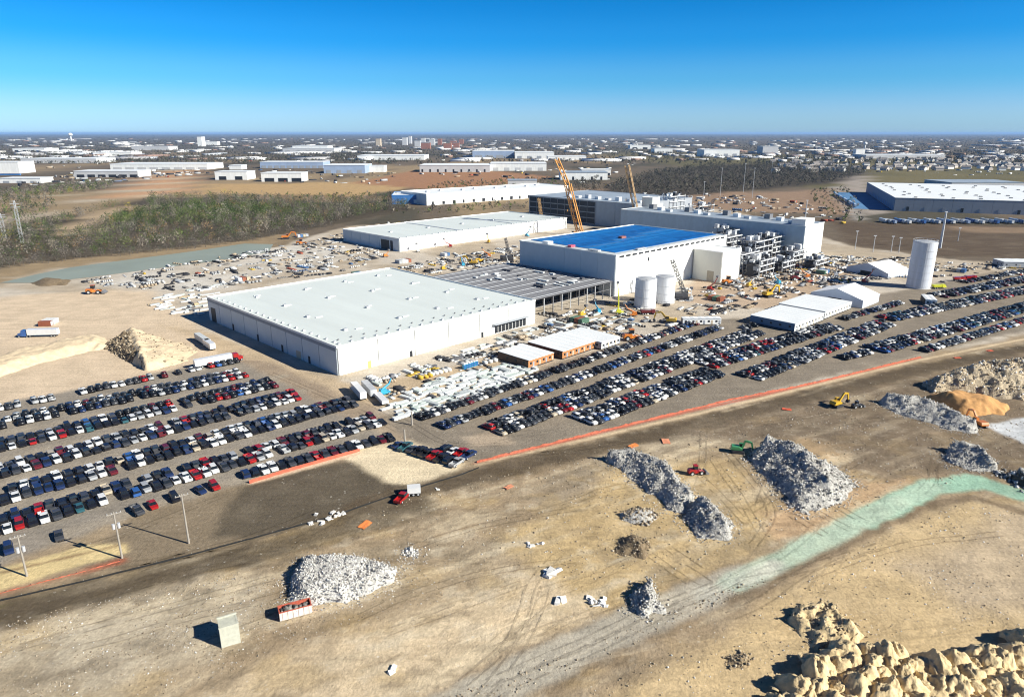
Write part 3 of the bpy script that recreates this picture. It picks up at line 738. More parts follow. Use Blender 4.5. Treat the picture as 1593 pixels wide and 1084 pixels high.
silo('left of two squat white tanks against the blue-roofed hall', 1003, 477, 12, 16.5, mat('white_tank', (.72, .73, .74), .5, var=.06, stretch=(1, 1, .1)), 3)
silo('right of two squat white tanks against the blue-roofed hall', 1033, 470, 11.5, 15.5, mat('white_tank', (.72, .73, .74), .5), 3)
# ================================================================== VEHICLES
GLASS = mat('vehicle_glass', (.012, .016, .022), .12, var=.2, spec=.6)
TYRE = mat('tyre_rubber', (.015, .015, .015), .9, var=.1)
def paint(name, col, rough=.3): return mat('paint_' + name, col, rough, var=.05, spec=.5, coat=.5)
PAINTS = [('black', (.012, .012, .015), 40), ('white', (.66, .66, .65), 18), ('dark grey', (.05, .052, .058), 20), ('silver', (.34, .35, .36), 9),
          ('navy blue', (.015, .03, .09), 8), ('red', (.32, .012, .012), 4), ('maroon', (.11, .012, .018), 4), ('blue', (.03, .10, .30), 2.2), ('teal', (.03, .10, .12), .8), ('beige', (.42, .36, .27), 1.5)]
for n, c, w in PAINTS: paint(n, c)

def rsec(x, z0, z1, hw): return [(x, -hw, z0), (x, hw, z0), (x, hw, z1), (x, -hw, z1)]
def car_parts(kind):
    """lists of polygons for body, glass and the wheel spots; x forward"""
    b, g = MB(), MB()
    if kind == 'sedan':
        b.loft([rsec(-2.35, .38, .82, .78), rsec(-2.2, .28, .98, .89), rsec(-1.2, .25, 1.0, .92), rsec(1.0, .25, .98, .92), rsec(2.1, .28, .80, .88), rsec(2.38, .38, .66, .74)])
        g.loft([[(-1.75, -.82, .985), (-1.75, .82, .985), (1.15, .82, .985), (1.15, -.82, .985)], [(-1.0, -.62, 1.40), (-1.0, .62, 1.40), (.25, .62, 1.40), (.25, -.62, 1.40)]])
        b.box(-1.02, .27, -.63, .63, 1.402, 1.46)
        wh = (1.45, .80, .33)
    elif kind == 'suv':
        b.loft([rsec(-2.35, .42, 1.05, .84), rsec(-2.25, .32, 1.12, .95), rsec(-1.2, .3, 1.14, .97), rsec(1.0, .3, 1.12, .97), rsec(2.2, .34, 1.0, .93), rsec(2.42, .45, .85, .80)])
        g.loft([[(-2.25, -.90, 1.125), (-2.25, .90, 1.125), (1.05, .90, 1.125), (1.05, -.90, 1.125)], [(-2.0, -.70, 1.70), (-2.0, .70, 1.70), (.35, .70, 1.70), (.35, -.70, 1.70)]])
        b.box(-2.03, .38, -.71, .71, 1.702, 1.78)
        wh = (1.5, .84, .38)
    else:
        b.loft([rsec(-.55, .42, 1.16, 1.0), rsec(1.5, .42, 1.16, 1.0), rsec(2.75, .46, 1.08, .96), rsec(2.95, .5, .9, .86)])
        b.box(-2.95, -.552, -.99, -.86, .5, 1.16); b.box(-2.95, -.552, .86, .99, .5, 1.16)
        b.box(-2.95, -2.8, -.858, .858, .5, 1.16); b.box(-2.798, -.553, -.858, .858, .5, .68)
        g.loft([[(-.6, -.93, 1.165), (-.6, .93, 1.165), (1.55, .93, 1.165), (1.55, -.93, 1.165)], [(-.45, -.74, 1.76), (-.45, .74, 1.76), (.85, .74, 1.76), (.85, -.74, 1.76)]])
        b.box(-.50, .90, -.76, .76, 1.762, 1.85)
        wh = (1.85, .88, .41)
    return b, g, wh
WHEEL = {}
def wheel_mesh(r):
    if r not in WHEEL:
        m = MB(); n = 10
        ring = lambda y, q: [(q * math.cos(2 * math.pi * i / n), y, q * math.sin(2 * math.pi * i / n)) for i in range(n)]
        m.loft([ring(-.13, r * .9), ring(-.13, r), ring(.13, r), ring(.13, r * .9)], 0); m.loft([ring(-.14, r * .55), ring(.14, r * .55)], 1)
        WHEEL[r] = m.mesh('wheel', [TYRE, GALV])
    return WHEEL[r]
CARMESH = {}
for kd in ('sedan', 'suv', 'pickup'):
    b, g, wh = car_parts(kd)
    for n, c, w in PAINTS: CARMESH[kd, n] = b.mesh(kd + '_body', MATS['paint_' + n])
    CARMESH[kd, 'glass'] = g.mesh('window', GLASS); CARMESH[kd, 'wh'] = wh
KIND_NAME = {'sedan': ('sedan_car', 'sedan', 'car'), 'suv': ('suv_car', 'SUV', 'car'), 'pickup': ('pickup_truck', 'pickup', 'pickup')}
def make_car(kind, colour, loc, rz, label, group):
    nm, _, cat = KIND_NAME[kind]
    o = link(nm, CARMESH[kind, colour], None, loc, rz); o.scale = (1.06, 1.06, 1.08); tag(o, label, cat, group)
    link('window', CARMESH[kind, 'glass'], o)
    ax, ay, r = CARMESH[kind, 'wh']
    for sx in (-1, 1):
        for sy in (-1, 1): link('wheel', wheel_mesh(r), o, (sx * ax, sy * ay, r))
    return o

ONES = ['', 'first', 'second', 'third', 'fourth', 'fifth', 'sixth', 'seventh', 'eighth', 'ninth', 'tenth', 'eleventh', 'twelfth', 'thirteenth', 'fourteenth', 'fifteenth', 'sixteenth', 'seventeenth', 'eighteenth', 'nineteenth']
TENS = {2: 'twent', 3: 'thirt', 4: 'fort', 5: 'fift', 6: 'sixt', 7: 'sevent', 8: 'eight', 9: 'ninet'}
def ordinal(n):
    if n < 20: return ONES[n]
    if n % 10 == 0: return TENS[n // 10] + 'ieth'
    return TENS[n // 10] + 'y-' + ONES[n % 10]

# car rows: pixel ends of each row's middle line, single or double, how full, name
ROWS = [
    ('L', (-14,640),(372,562), 1, .8, 'far single row'),
    ('L', (-16,664),(380,582), 2, .93, 'fifth double row'),
    ('L', (-16,699),(425,597), 2, .94, 'fourth double row'),
    ('L', (-16,739),(462,616), 2, .97, 'third double row'),
    ('L', (-16,779),(548,626), 2, .96, 'second double row'),
    ('L', (-16,824),(588,654), 2, .97, 'first double row'),
    ('L', (380,741),(612,681), 1, .95, 'row along the orange netting'),
    ('R', (652,652),(1078,505), 1, .97, 'row'), ('R', (688,665),(1118,511), 1, .98, 'row'), ('R', (768,671),(1175,518), 2, .96, 'row'),
    ('R', (908,655),(1110,580), 2, .97, 'row'), ('R', (1098,569),(1298,508), 2, .92, 'row'), ('R', (1308,499),(1400,472), 1, .9, 'row'),
    ('R', (1167,588),(1380,503), 2, .95, 'row'), ('R', (1378,497),(1640,443), 2, .9, 'row'), ('R', (1310,558),(1352,549), 1, .9, 'row'),
    ('R', (1362,545),(1620,472), 2, .95, 'row'), ('R', (1437,547),(1640,486), 1, .95, 'row'),
    ('R', (1455,462),(1640,427), 2, .75, 'row'), ('R', (1500,440),(1640,415), 1, .7, 'row'), ('R', (1150,512),(1240,497), 1, .7, 'row'), ('R', (600,694),(690,690), 1, 0., 'row'),
]
cars = []                                                    # (distance, x, y, heading, kind, colour, lot, row name, line)
def pick_car():
    t = random.uniform(0, sum(w for _, _, w in PAINTS)); 
    for n, c, w in PAINTS:
        t -= w
        if t <= 0: break
    return random.choices(['pickup', 'suv', 'sedan'], [46, 30, 24])[0], n
for lot, p, q, lines, fill, rn in ROWS:
    a, b = Vector(G2(*p)), Vector(G2(*q)); d = (b - a); Ln = d.length; d.normalize(); nr = Vector((-d.y, d.x))
    for li in range(lines):
        off = 0 if lines == 1 else (3.05 if li else -3.05)
        s = random.uniform(0, 1)
        while s < Ln:
            clump = vnoise(np.array([s / 14.0 + 7.3 * len(cars)]), np.array([li * 3.1]), 5)[0]
            if random.random() < fill:
                pt = a + d * s + nr * (off + random.uniform(-.35, .35))
                h = math.atan2(nr.y, nr.x) + (math.pi if random.random() < (.8 if li == 0 else .3) else 0) + random.gauss(0, .035)
                k, cn = pick_car()
                cars.append([math.hypot(pt.x, pt.y), pt.x, pt.y, h, k, cn, lot, rn, ('near' if li == 0 else 'far') if lines == 2 else ''])
            s += random.uniform(2.5, 2.78)
cars.sort(key=lambda c: c[0])
singles, rest = [c for c in cars if c[6] == 'L'], [c for c in cars if c[6] == 'R']
vis = [c for c in singles if -14 < proj(c[1], c[2], .8)[0] < 1600]
vis.sort(key=lambda c: c[0])
ones, rest = vis[:282], rest + vis[282:]
lines = {}
for c in ones: lines.setdefault((c[7], c[8]), []).append(c)
for (rn, li), L in lines.items():
    L.sort(key=lambda c: c[1])
    for k, c in enumerate(L):
        lab = '%s %s, %s from left, %s%s, left car park' % (c[5], KIND_NAME[c[4]][1], ordinal(k + 1), rn, (' %s line' % li) if li else '')
        make_car(c[4], c[5], (c[1], c[2], 0), c[3], lab, 'cars parked in the left car park')
extra = [((14, 857), 'navy blue', 'suv', 'navy blue SUV cut off at the left edge above the sandy strip'), ((92, 836), 'dark grey', 'sedan', 'dark grey sedan alone on the brown verge by the left poles'),
         ((214, 797), 'dark grey', 'pickup', 'dark grey pickup beside a red car below the first double row'), ((238, 788), 'red', 'sedan', 'red sedan next to the dark grey pickup on the verge'),
         ((272, 777), 'black', 'suv', 'black SUV behind the crossarm pole on the verge'), ((312, 765), 'navy blue', 'sedan', 'navy blue sedan left of the last red car on the verge'), ((334, 759), 'red', 'suv', 'red SUV at the right end of the verge cars')]
for (px, py), cn, k, lab in extra:
    v = G(px, py); make_car(k, cn, (v.x, v.y, 0), R(-48 + random.uniform(-5, 5)), lab, 'cars parked on the verge')
# little cluster by the white pole between the two car parks
a, b = Vector(G2(622, 690)), Vector(G2(728, 722)); d = (b - a).normalized(); nr = Vector((-d.y, d.x))
k = 0
for li in range(2):
    n = int((b - a).length / 2.9)
    for i in range(n):
        if li and i < n * .45: continue
        p = a + d * (i * 2.9 + 1) + nr * (5.9 * (li - .3)); kd, cn = pick_car(); k += 1
        make_car(kd, cn, (p.x, p.y, 0), math.atan2(nr.y, nr.x) + random.gauss(0, .05), '%s %s, %s from left, %s row beside the sand triangle' % (cn, KIND_NAME[kd][1], ordinal(i + 1), 'back' if li else 'front'), 'cars beside the sand triangle')

# every other parked car as one mass
def car_arrays(kind):
    b, g, wh = car_parts(kind); m = MB(); m.v, m.f = list(b.v), list(b.f); tagv = [0] * len(b.v)
    m.add(g.v, g.f); tagv += [1] * len(g.v)
    for sx in (-1, 1):
        for sy in (-1, 1):
            n0 = len(m.v); x, y, r = sx * wh[0], sy * wh[1], wh[2]
            m.box(x - r * .85, x + r * .85, y - .13, y + .13, 0, r * 1.8); tagv += [2] * (len(m.v) - n0)
    tri = []
    for f in m.f:
        for q in range(1, len(f) - 1): tri.append((f[0], f[q], f[q + 1]))
    return np.array(m.v), np.array(tri), np.array(tagv)
CA = {k: car_arrays(k) for k in ('sedan', 'suv', 'pickup')}; PC = {n: c for n, c, w in PAINTS}
VV, FF, CC, base = [], [], [], 0
for c in rest:
    v, f, t = CA[c[4]]; ch, sh = math.cos(c[3]), math.sin(c[3])
    v = v * np.array([1.08, 1.08, 1.1]); VV.append(np.stack([v[:, 0] * ch - v[:, 1] * sh + c[1], v[:, 0] * sh + v[:, 1] * ch + c[2], v[:, 2]], 1))
    cc = np.tile(np.array(PC[c[5]]), (len(v), 1)); cc[t == 1] = (.012, .016, .022); cc[t == 2] = (.015, .015, .015)
    CC.append(cc); FF.append(f + base); base += len(v)
o = stuff(link('parked_cars', np_mesh('parked_cars', np.concatenate(VV), np.concatenate(FF), attr_mat('car_paint_mass', .3, .02, spec=.5), np.concatenate(CC))))
tag(o, 'dense rows of parked cars filling the right car park', 'cars', kind='stuff')

# ------------------------------------------------------------------ trucks, trailers, machines
P_YEL = paint('machine_yellow', (.55, .33, .02), .45); P_ORG = paint('machine_orange', (.55, .17, .02), .45); P_GRN = paint('machine_green', (.05, .24, .09), .45); P_WHT = MATS['paint_white']; P_RED = MATS['paint_red']
P_CYAN = paint('cyan', (.03, .32, .5), .45); P_LIME = paint('lime_yellow', (.62, .62, .03), .45)
def semi(label, px, py, az, cab, L=15.5, z=None):
    b = G(px, py); r = tag(empty('semi_truck', b, R(az)), label, 'truck')
    MB().box(0, L, -1.28, 1.28, 1.2, 4.0).build('trailer_box', P_WHT, r)
    MB().box(.2, L - .2, -.5, .5, .85, 1.2).build('chassis', STEEL_D, r)
    m = MB(); m.loft([rsec(L + .6, .6, 3.6, 1.2), rsec(L + 2.6, .6, 3.6, 1.2), rsec(L + 3.0, .6, 2.2, 1.15), rsec(L + 4.6, .6, 1.9, .9)]); m.build('cab', cab, r)
    MB().box(L + 2.3, L + 2.85, -1.0, 1.0, 2.3, 3.2).build('windscreen', GLASS, r)
    for x in (1.5, 2.9, L - 1.2, L + .2, L + 3.9):
        for y in (-1.05, 1.05): link('wheel', wheel_mesh(.52), r, (x, y, .52))
    return r
def trailer(label, px, py, az, L=12., m=None, h=3.6, group=None, wheels=True):
    b = G(px, py); r = tag(empty('box_trailer', b, R(az)), label, 'trailer', group)
    MB().box(0, L, -1.25, 1.25, 1.0, h).build('box_body', m or P_WHT, r)
    MB().box(.3, L - .3, -1.1, 1.1, .75, 1.0).build('underframe', STEEL_D, r)
    for x in (1.6, 2.9):
        for y in (-1.0, 1.0): link('wheel', wheel_mesh(.52), r, (x, y, .52))
    for y in (-.6, .6): MB().box(L - 2, L - 1.8, y - .1, y + .1, 0, .8).build('landing_leg', STEEL, r)
    return r
semi('white semi-trailer with red cab at the top of the left car park', 303, 574, 40, P_RED)
trailer('left of two long white trailers parked beside the hall shadow', 325, 540, 131, 16, m=mat('trailer_grey', (.5, .52, .52), .5))
trailer('short pale trailer just behind the long one by the hall shadow', 332, 546, 131, 10)
semi('white trailer with blue cab on the sand field at far left', 92, 523, 185, MATS['paint_blue'], 14)
trailer('grey-topped white trailer by the site road, nearest the corner', 566, 624, 118, 13)
trailer('white trailer beside the cyan boom lift at the road corner', 582, 620, 118, 12, m=GALV)
trailer('flat white trailer on the sand by the road corner', 600, 632, 118, 10, h=2.2)

def excavator(label, px, py, az, colour, s=1.0, reach=1.0, name='excavator', dz=0):
    b = on(px, py); r = tag(empty(name, (b.x, b.y, b.z + dz), R(az)), label, 'excavator'); r.scale = (s, s, s)
    for y in (-1.25, 1.25):
        m = MB(); sec = lambda yy: [(-2.1, yy, .45), (-1.7, yy, 0), (1.7, yy, 0), (2.1, yy, .45), (1.7, yy, .95), (-1.7, yy, .95)]
        m.loft([sec(y - .35), sec(y + .35)]); m.build('track', STEEL_D, r)
    MB().box(-.8, .8, -.95, .95, .45, 1.15).build('undercarriage', STEEL_D, r)
    m = MB(); m.loft([[(-2.5, -1.3, 1.2), (-2.5, 1.3, 1.2), (1.3, 1.3, 1.2), (1.3, -1.3, 1.2)], [(-2.6, -1.3, 1.7), (-2.6, 1.3, 1.7), (1.3, 1.3, 1.7), (1.3, -1.3, 1.7)], [(-2.2, -1.25, 2.4), (-2.2, 1.25, 2.4), (.2, 1.25, 2.3), (.2, -1.25, 2.3)]]); m.build('upper_body', colour, r)
    cb = MB().box(.2, 1.7, .35, 1.3, 1.72, 3.1).build('cab', colour, r)
    MB().box(.35, 1.74, .32, 1.33, 2.1, 2.95).build('window', GLASS, cb)
    def arm(nm, a, c, w0, w1):
        m = MB(); a, c = Vector(a), Vector(c); d = (c - a).normalized(); n = Vector((-d.z, 0, d.x))
        q = lambda p, w: [p + n * w + Vector((0, -.22, 0)), p + n * w + Vector((0, .22, 0)), p - n * w + Vector((0, .22, 0)), p - n * w + Vector((0, -.22, 0))]
        m.loft([q(a, w0), q(a.lerp(c, .45), max(w0, w1) * 1.25), q(c, w1)]); return m.build(nm, colour, r)
    arm('boom', (1.2, 0, 1.6), (2.6 + reach, 0, 4.4), .3, .28); arm('boom', (2.6 + reach, 0, 4.45), (4.8 + reach, 0, 4.0), .3, .22)
    arm('stick', (4.7 + reach, 0, 4.2), (5.4 + reach, 0, 1.4), .26, .16)
    m = MB(); sec = lambda y: [(5.5 + reach, y, 1.6), (5.9 + reach, y, .9), (5.4 + reach, y, .35), (4.7 + reach, y, .4), (4.9 + reach, y, 1.0)]
    m.loft([sec(-.6), sec(.6)]); m.build('bucket', STEEL_D, r)
    return r
def loader(label, px, py, az, colour, s=1.0, name='wheel_loader', cat='loader'):
    b = on(px, py); r = tag(empty(name, b, R(az)), label, cat); r.scale = (s, s, s)
    m = MB(); m.loft([rsec(-3.2, .9, 1.9, .9), rsec(-2.9, .8, 2.3, 1.0), rsec(-.6, .8, 2.3, 1.0), rsec(-.2, .8, 1.5, .8), rsec(1.8, .8, 1.4, .6)]); m.build('body', colour, r)
    cb = MB().box(-1.2, .2, -.75, .75, 2.32, 3.6).build('cab', GLASS, r); MB().box(-1.3, .3, -.85, .85, 3.602, 3.75).build('cab_roof', colour, cb)
    for x in (-2.0, 1.6):
        for y in (-1.15, 1.15): link('wheel', wheel_mesh(.85), r, (x, y, .85))
    for y in (-.5, .5): MB().tube((.8, y, 1.6), (3.2, y, .9), .18, n=6).build('lift_arm', colour, r)
    m = MB(); sec = lambda y: [(3.1, y, .3), (4.3, y, .25), (4.5, y, .6), (3.4, y, 1.5), (3.0, y, 1.3)]
    m.loft([sec(-1.5), sec(1.5)]); m.build('bucket', STEEL, r)
    return r
excavator('green excavator at the left end of the big rubble pile', 1148, 703, -15, P_GRN, .9, -.6)
excavator('yellow excavator alone on brown ground below the right car park', 1301, 633, 30, P_YEL, 1.0)
loader('small dark loader right of the lone yellow excavator', 1333, 634, 20, MATS['paint_dark grey'], .7)
excavator('orange excavator between the grey rubble ridge and the pale water', 1523, 664, 95, P_ORG, 1.0)
loader('red and white skid loader by the curved rubble pile', 1083, 737, 10, P_RED, .8)
excavator('yellow excavator on the edge of the orange sand heap', 1505, 606, 100, P_YEL, 1.3, 1.2)
excavator('yellow excavator with raised arm near the small white cabin', 1042, 503, 160, P_YEL, 1.3)
for px, py, az, k, lab in ((748, 408, 20, 'l', 'yellow loader at the back corner of the white hall'), (735, 412, 170, 'e', 'yellow excavator beside the loader behind the white hall'), (445, 372, 10, 'e', 'orange excavator by the wood edge left of the far hall'), (470, 381, 0, 'l', 'yellow loader by the orange excavator near the wood'),
                           (148, 457, 10, 'l', 'orange loader working alone on the left sand field'), (984, 529, 10, 'l', 'orange-yellow loader behind the ribbed site office'), (1134, 442, 10, 'l', 'orange loader in front of the cream annex block'), (1195, 462, 30, 'e', 'yellow excavator in the dirt yard left of the cabins'), (1240, 436, 10, 'l', 'red-brown loader below the white end block')):
    (loader if k == 'l' else excavator)(lab, px, py, az, P_ORG if 'orange' in lab else MATS['paint_maroon'] if 'red' in lab else P_YEL, 1.5)
# dump trucks
def dump_truck(label, px, py, az, colour):
    b = on(px, py); r = tag(empty('dump_truck', b, R(az)), label, 'truck')
    MB().loft([rsec(1.8, .9, 2.9, 1.15), rsec(3.4, .9, 2.9, 1.15), rsec(3.7, .9, 1.9, 1.1), rsec(4.6, .8, 1.7, 1.0)]).build('cab', colour, r)
    MB().box(2.9, 3.72, -.95, .95, 1.95, 2.75).build('windscreen', GLASS, r)
    m = MB(); m.loft([[(-4, -1.0, 1.2), (-4, 1.0, 1.2), (1.5, 1.0, 1.2), (1.5, -1.0, 1.2)], [(-4.3, -1.3, 2.7), (-4.3, 1.3, 2.7), (1.6, 1.3, 2.7), (1.6, -1.3, 2.7)]]); m.build('tipper_body', colour, r)
    MB().box(-3.8, 4.2, -.5, .5, .75, 1.19).build('chassis', STEEL_D, r)
    for x in (-3.2, -1.9, 3.3):
        for y in (-1.0, 1.0): link('wheel', wheel_mesh(.52), r, (x, y, .52))
    return r
dump_truck('red tipper truck behind the tank silos', 1008, 489, 10, MATS['paint_maroon'])
dump_truck('bright red tipper beyond the parked cars right of the big silo', 1492, 437, 5, P_RED)
dump_truck('second bright red tipper right of the big silo, farther right', 1510, 435, 10, P_RED)
dump_truck('yellow tipper at the foot of the big silo', 1460, 449, 8, P_LIME)
b = on(626, 777); make_car('pickup', 'red', b, R(70), 'red pickup in front of the small white trailer on the dirt', 'vehicles on the dirt')
b = G(638, 770); trailer('small white box trailer beside the red pickup on the dirt', 634, 770, 10, 3.6, h=2.6)
# ================================================================== CRANES, POLES, FENCES
def lattice(mb, a, b, w, n=None, r=.12):
    a, b = Vector(a), Vector(b); d = (b - a); L = d.length; q = d.normalized().to_track_quat('Z', 'Y')
    n = n or max(4, int(L / (w * 1.6)))
    cs = [q @ Vector((sx * w / 2, sy * w / 2, 0)) for sx, sy in ((1, 1), (1, -1), (-1, -1), (-1, 1))]
    for c in cs: mb.tube(a + c, b + c, r, n=4)
    for k in range(n):
        p0, p1 = a + d * (k / n), a + d * ((k + 1) / n)
        for i in range(4): mb.tube(p0 + cs[i], p1 + cs[(i + 1) % 4], r * .7, n=3)
def crane(label, px, py, tip_px, tip_py, col, w=2.2, jib=None, r=.22):
    b = G(px, py); h = vis_h((px, py), tip_py); dep = b.y * CP + (CAM_H) * SP
    dx = (tip_px - px) / FPX * dep
    c = tag(empty('crawler_crane', b, 0), label, 'crane')
    for y in (-3, 3): MB().box(-4.5, 4.5, y - .7, y + .7, 0, 1.5).build('crawler_track', STEEL_D, c)
    MB().loft([[(-4, -2, 1.5), (-4, 2, 1.5), (3.5, 2, 1.5), (3.5, -2, 1.5)], [(-4.2, -2, 3.6), (-4.2, 2, 3.6), (3.2, 2, 3.4), (3.2, -2, 3.4)]]).build('machine_house', col, c)
    MB().box(-6, -4.2, -2.4, 2.4, 1.6, 3.8).build('counterweight', STEEL_D, c)
    cb = MB().box(2.2, 4.2, 2.1, 3.4, 1.8, 4.0).build('cab', col, c); MB().box(2.6, 4.25, 2.08, 3.45, 2.5, 3.7).build('window', GLASS, cb)
    m = MB(); top = Vector((dx, 6, h))
    lattice(m, (2, 0, 2.5), top, w, r=r); m.build('boom', col, c)
    if jib:
        m = MB(); j = top + Vector(jib); lattice(m, top, j, w * .7, r=r); m.build('jib', col, c)
    m = MB(); m.tube(top, top + Vector((.5, 0, -h * .5)), .06, n=4); m.build('hoist_cable', STEEL_D, c)
    MB().box(dx + .1, dx + .9, 5.6, 6.4, h * .5 - 1.6, h * .5).build('hook_block', col, c)
    return c
C_ORG = mat('crane_orange', (.62, .30, .07), .5, var=.15); C_BRN = mat('crane_tan', (.42, .27, .13), .5, var=.15); C_DRK = mat('crane_dark', (.07, .07, .075), .5, var=.15)
crane('tall orange lattice crane behind the left end of the blue roof', 899, 366, 882, 288, C_ORG, 5.0, (-11, 0, 24), .5)
crane('tall tan lattice crane rising behind the middle of the blue roof', 992, 362, 972, 258, C_BRN, 4.0, None, .4)
crane('small tan crane at the right end of the far white hall', 840, 345, 838, 309, C_BRN, 2.2, None, .25)
crane('dark lattice crane between the tanks and the cream annex', 1060, 464, 1045, 407, C_DRK, 1.6, None, .2)
crane('thin dark crane over the long grey hall roof', 1072, 372, 1108, 312, C_DRK, 1.8, None, .2)
crane('slim grey crane at the left corner of the blue-roofed hall', 790, 405, 786, 372, C_DRK, 1.4, None, .18)
def boom_lift(label, px, py, h, dx, m, az=0):
    b = G(px, py); r = tag(empty('boom_lift', b, R(az)), label, 'boom lift')
    MB().box(-2, 2, -1.1, 1.1, .7, 1.5).build('chassis', m, r)
    for x in (-1.4, 1.4):
        for y in (-1.1, 1.1): link('wheel', wheel_mesh(.52), r, (x, y, .52))
    MB().box(-1.8, .6, -.9, .9, 1.5, 2.6).build('turret', m, r)
    MB().tube((-.8, 0, 2.4), (dx * .6, 0, h * .6), .45, .38, 6).build('boom', m, r)
    MB().tube((dx * .6, 0, h * .6 - .1), (dx, 0, h), .32, .24, 6).build('boom', m, r)
    MB().box(dx - .6, dx + .8, -.9, .9, h - .1, h + 1.0).build('basket', STEEL, r)
    return r
boom_lift('lime yellow boom lift at the near corner of the blue-roofed hall', 964, 488, 17, -1.8, P_LIME)
boom_lift('cyan boom lift at the corner of the site road', 598, 614, 6.5, 3.5, P_CYAN, 40)

P_LIFT = [P_ORG, P_YEL, P_WHT, P_CYAN, MATS['paint_red']]; LN = ['orange', 'yellow', 'white', 'blue', 'red']
for pts_, wh in (([(600, 400), (650, 392), (700, 385), (760, 378), (820, 368)], 'along the far white hall front'), ([(905, 492), (930, 487), (985, 492), (1075, 468), (1105, 452)], 'below the blue-roofed hall'), ([(690, 420), (720, 414), (760, 400), (790, 412)], 'behind the white hall'), ([(1165, 446), (1210, 442), (1255, 432), (1300, 430), (1345, 440)], 'in the yard below the steelwork')):
    for k, (px, py) in enumerate(pts_):
        c_ = (k * 2 + len(wh)) % 5; boom_lift('%s boom lift, %s from left %s' % (LN[c_], ordinal(k + 1), wh), px, py, 5 + (k * 37 % 9), 3 + k % 3, P_LIFT[c_], 40 + k * 70)
M_POLE = mat('weathered_pole', (.30, .27, .23), .85, var=.2, scale=1.2, stretch=(6, 6, .3))
def utility_pole(label, px, py, top, arms=1, r=.2, transformer=False):
    b = G(px, py); h = vis_h((px, py), top); b.z = gz(b.x, b.y)
    p = tag(empty('utility_pole', b, R(35)), label, 'utility pole')
    MB().tube((0, 0, -.3), (0, 0, h), r * 1.25, r * .8, 10).build('pole_shaft', M_POLE, p)
    for k in range(arms):
        z = h - .5 - k * 1.3
        cr = MB().box(-1.5, 1.5, -.3, -.16, z, z + .2).build('crossarm', M_POLE, p)
        for x in (-1.35, -.5, .5, 1.35): MB().tube((x, -.23, z + .2), (x, -.23, z + .5), .09, .06, 6).build('insulator', GALV, cr)
    if transformer:
        for s in (-1, 1): MB().tube((.55 * s, -.2, h - 4.2), (.55 * s, -.2, h - 2.9), .33, n=10).build('transformer', GALV, p)
    return p
utility_pole('utility pole with crossarm behind the parked red cars on the verge', 294, 845, 768, 1)
utility_pole('utility pole with transformers rising from the brown verge', 190, 868, 796, 1, transformer=True)
utility_pole('leftmost utility pole standing on the sandy strip', 42, 896, 832, 1, transformer=True)
utility_pole('pale pole at the corner between the two car parks', 641, 661, 640, 0, .3)
utility_pole('pale pole above the cars beside the sand triangle', 630, 690, 668, 0, .3)
def light_mast(label, px, py, top, r=.25):
    b = G(px, py); h = vis_h((px, py), top); p = tag(empty('light_mast', b, 0), label, 'pole')
    MB().tube((0, 0, 0), (0, 0, h), r * 1.4, r * .8, 8).build('mast', GALV, p)
    MB().box(-1.2, 1.2, -.3, .3, h - .2, h + .4).build('head_frame', GALV, p)
    return p
light_mast('tall tapering white mast in the brown field right of the silo', 1462, 386, 330, .9)
light_mast('thin grey mast beside the white gable end', 1251, 352, 312, .5)
for k, (px, py, t) in enumerate(((1358, 392, 367), (1386, 392, 368), (1398, 393, 370), (1330, 388, 360), (1094, 312, 283), (1120, 306, 262), (1156, 300, 255), (1170, 308, 262), (1200, 270, 252), (1490, 375, 355))):
    light_mast('slim mast, %s from the left along the far right yard' % ordinal(k + 1), px, py, t, .25)
def lattice_mast(label, px, py, top, w):
    b = G(px, py); h = vis_h((px, py), top); p = tag(empty('lattice_mast', b, R(20)), label, 'mast')
    m = MB(); lattice(m, (0, 0, 0), (0, 0, h * .8), w, r=.1); m.build('tower', GALV, p)
    m = MB(); lattice(m, (0, 0, h * .8), (0, 0, h), w * .5, r=.14)
    for z in (.84, .92): m.box(-w * 1.6, w * 1.6, -.2, .2, h * z, h * z + .4)
    m.build('mast_head', GALV, p); return p
lattice_mast('grey lattice mast rising from the wood at far left', 35, 378, 312, 2.2)
lattice_mast('short lattice mast at the left edge beside the yellow tree', 8, 372, 332, 2.5)

def run_fence(name, label, pts, h, net, post, step, sag=.12, dens=1.2, nm='netting', cat='fence'):
    P = [Vector(G2(*p)) for p in pts]; Q = []
    for a, b in zip(P, P[1:]):
        n = max(1, int((b - a).length / dens)); Q += [a.lerp(b, k / n) for k in range(n)]
    Q.append(P[-1]); r = tag(empty(name, (Q[0].x, Q[0].y, gz(Q[0].x, Q[0].y))), label, cat); o = Q[0]; z0 = gz(o.x, o.y)
    m = MB(); secs = []
    for q in Q:
        zz = gz(q.x, q.y) - z0; t = random.uniform(-sag, 0) + h; e = random.uniform(-.12, .12)
        secs.append([(q.x - o.x + e, q.y - o.y - .03, zz + .02), (q.x - o.x + e, q.y - o.y + .03, zz + .02), (q.x - o.x, q.y - o.y + .03, zz + t), (q.x - o.x, q.y - o.y - .03, zz + t)])
    m.loft(secs); m.build(nm, net, r)
    me = MB().tube((0, 0, -.2), (0, 0, h + .15), .06, n=5).mesh('post', post); k = 0.; acc = 0.
    for a, b in zip(Q, Q[1:]):
        acc += (b - a).length
        if acc >= step: acc = 0.; link('post', me, r, (b.x - o.x, b.y - o.y + .1, gz(b.x, b.y) - z0))
    return r
NET = mat('orange_netting', (.44, .12, .07), .8, var=.4, scale=.9); SILT = mat('black_geotextile', (.02, .02, .02), .85, var=.3, scale=.8)
run_fence('barrier_fence', 'long orange-red barrier netting along the edge of the right car park', [(742, 720), (860, 690), (1000, 656), (1140, 622), (1260, 598), (1360, 574), (1432, 556)], 0.9, NET, STEEL_D, 6, sag=.5)
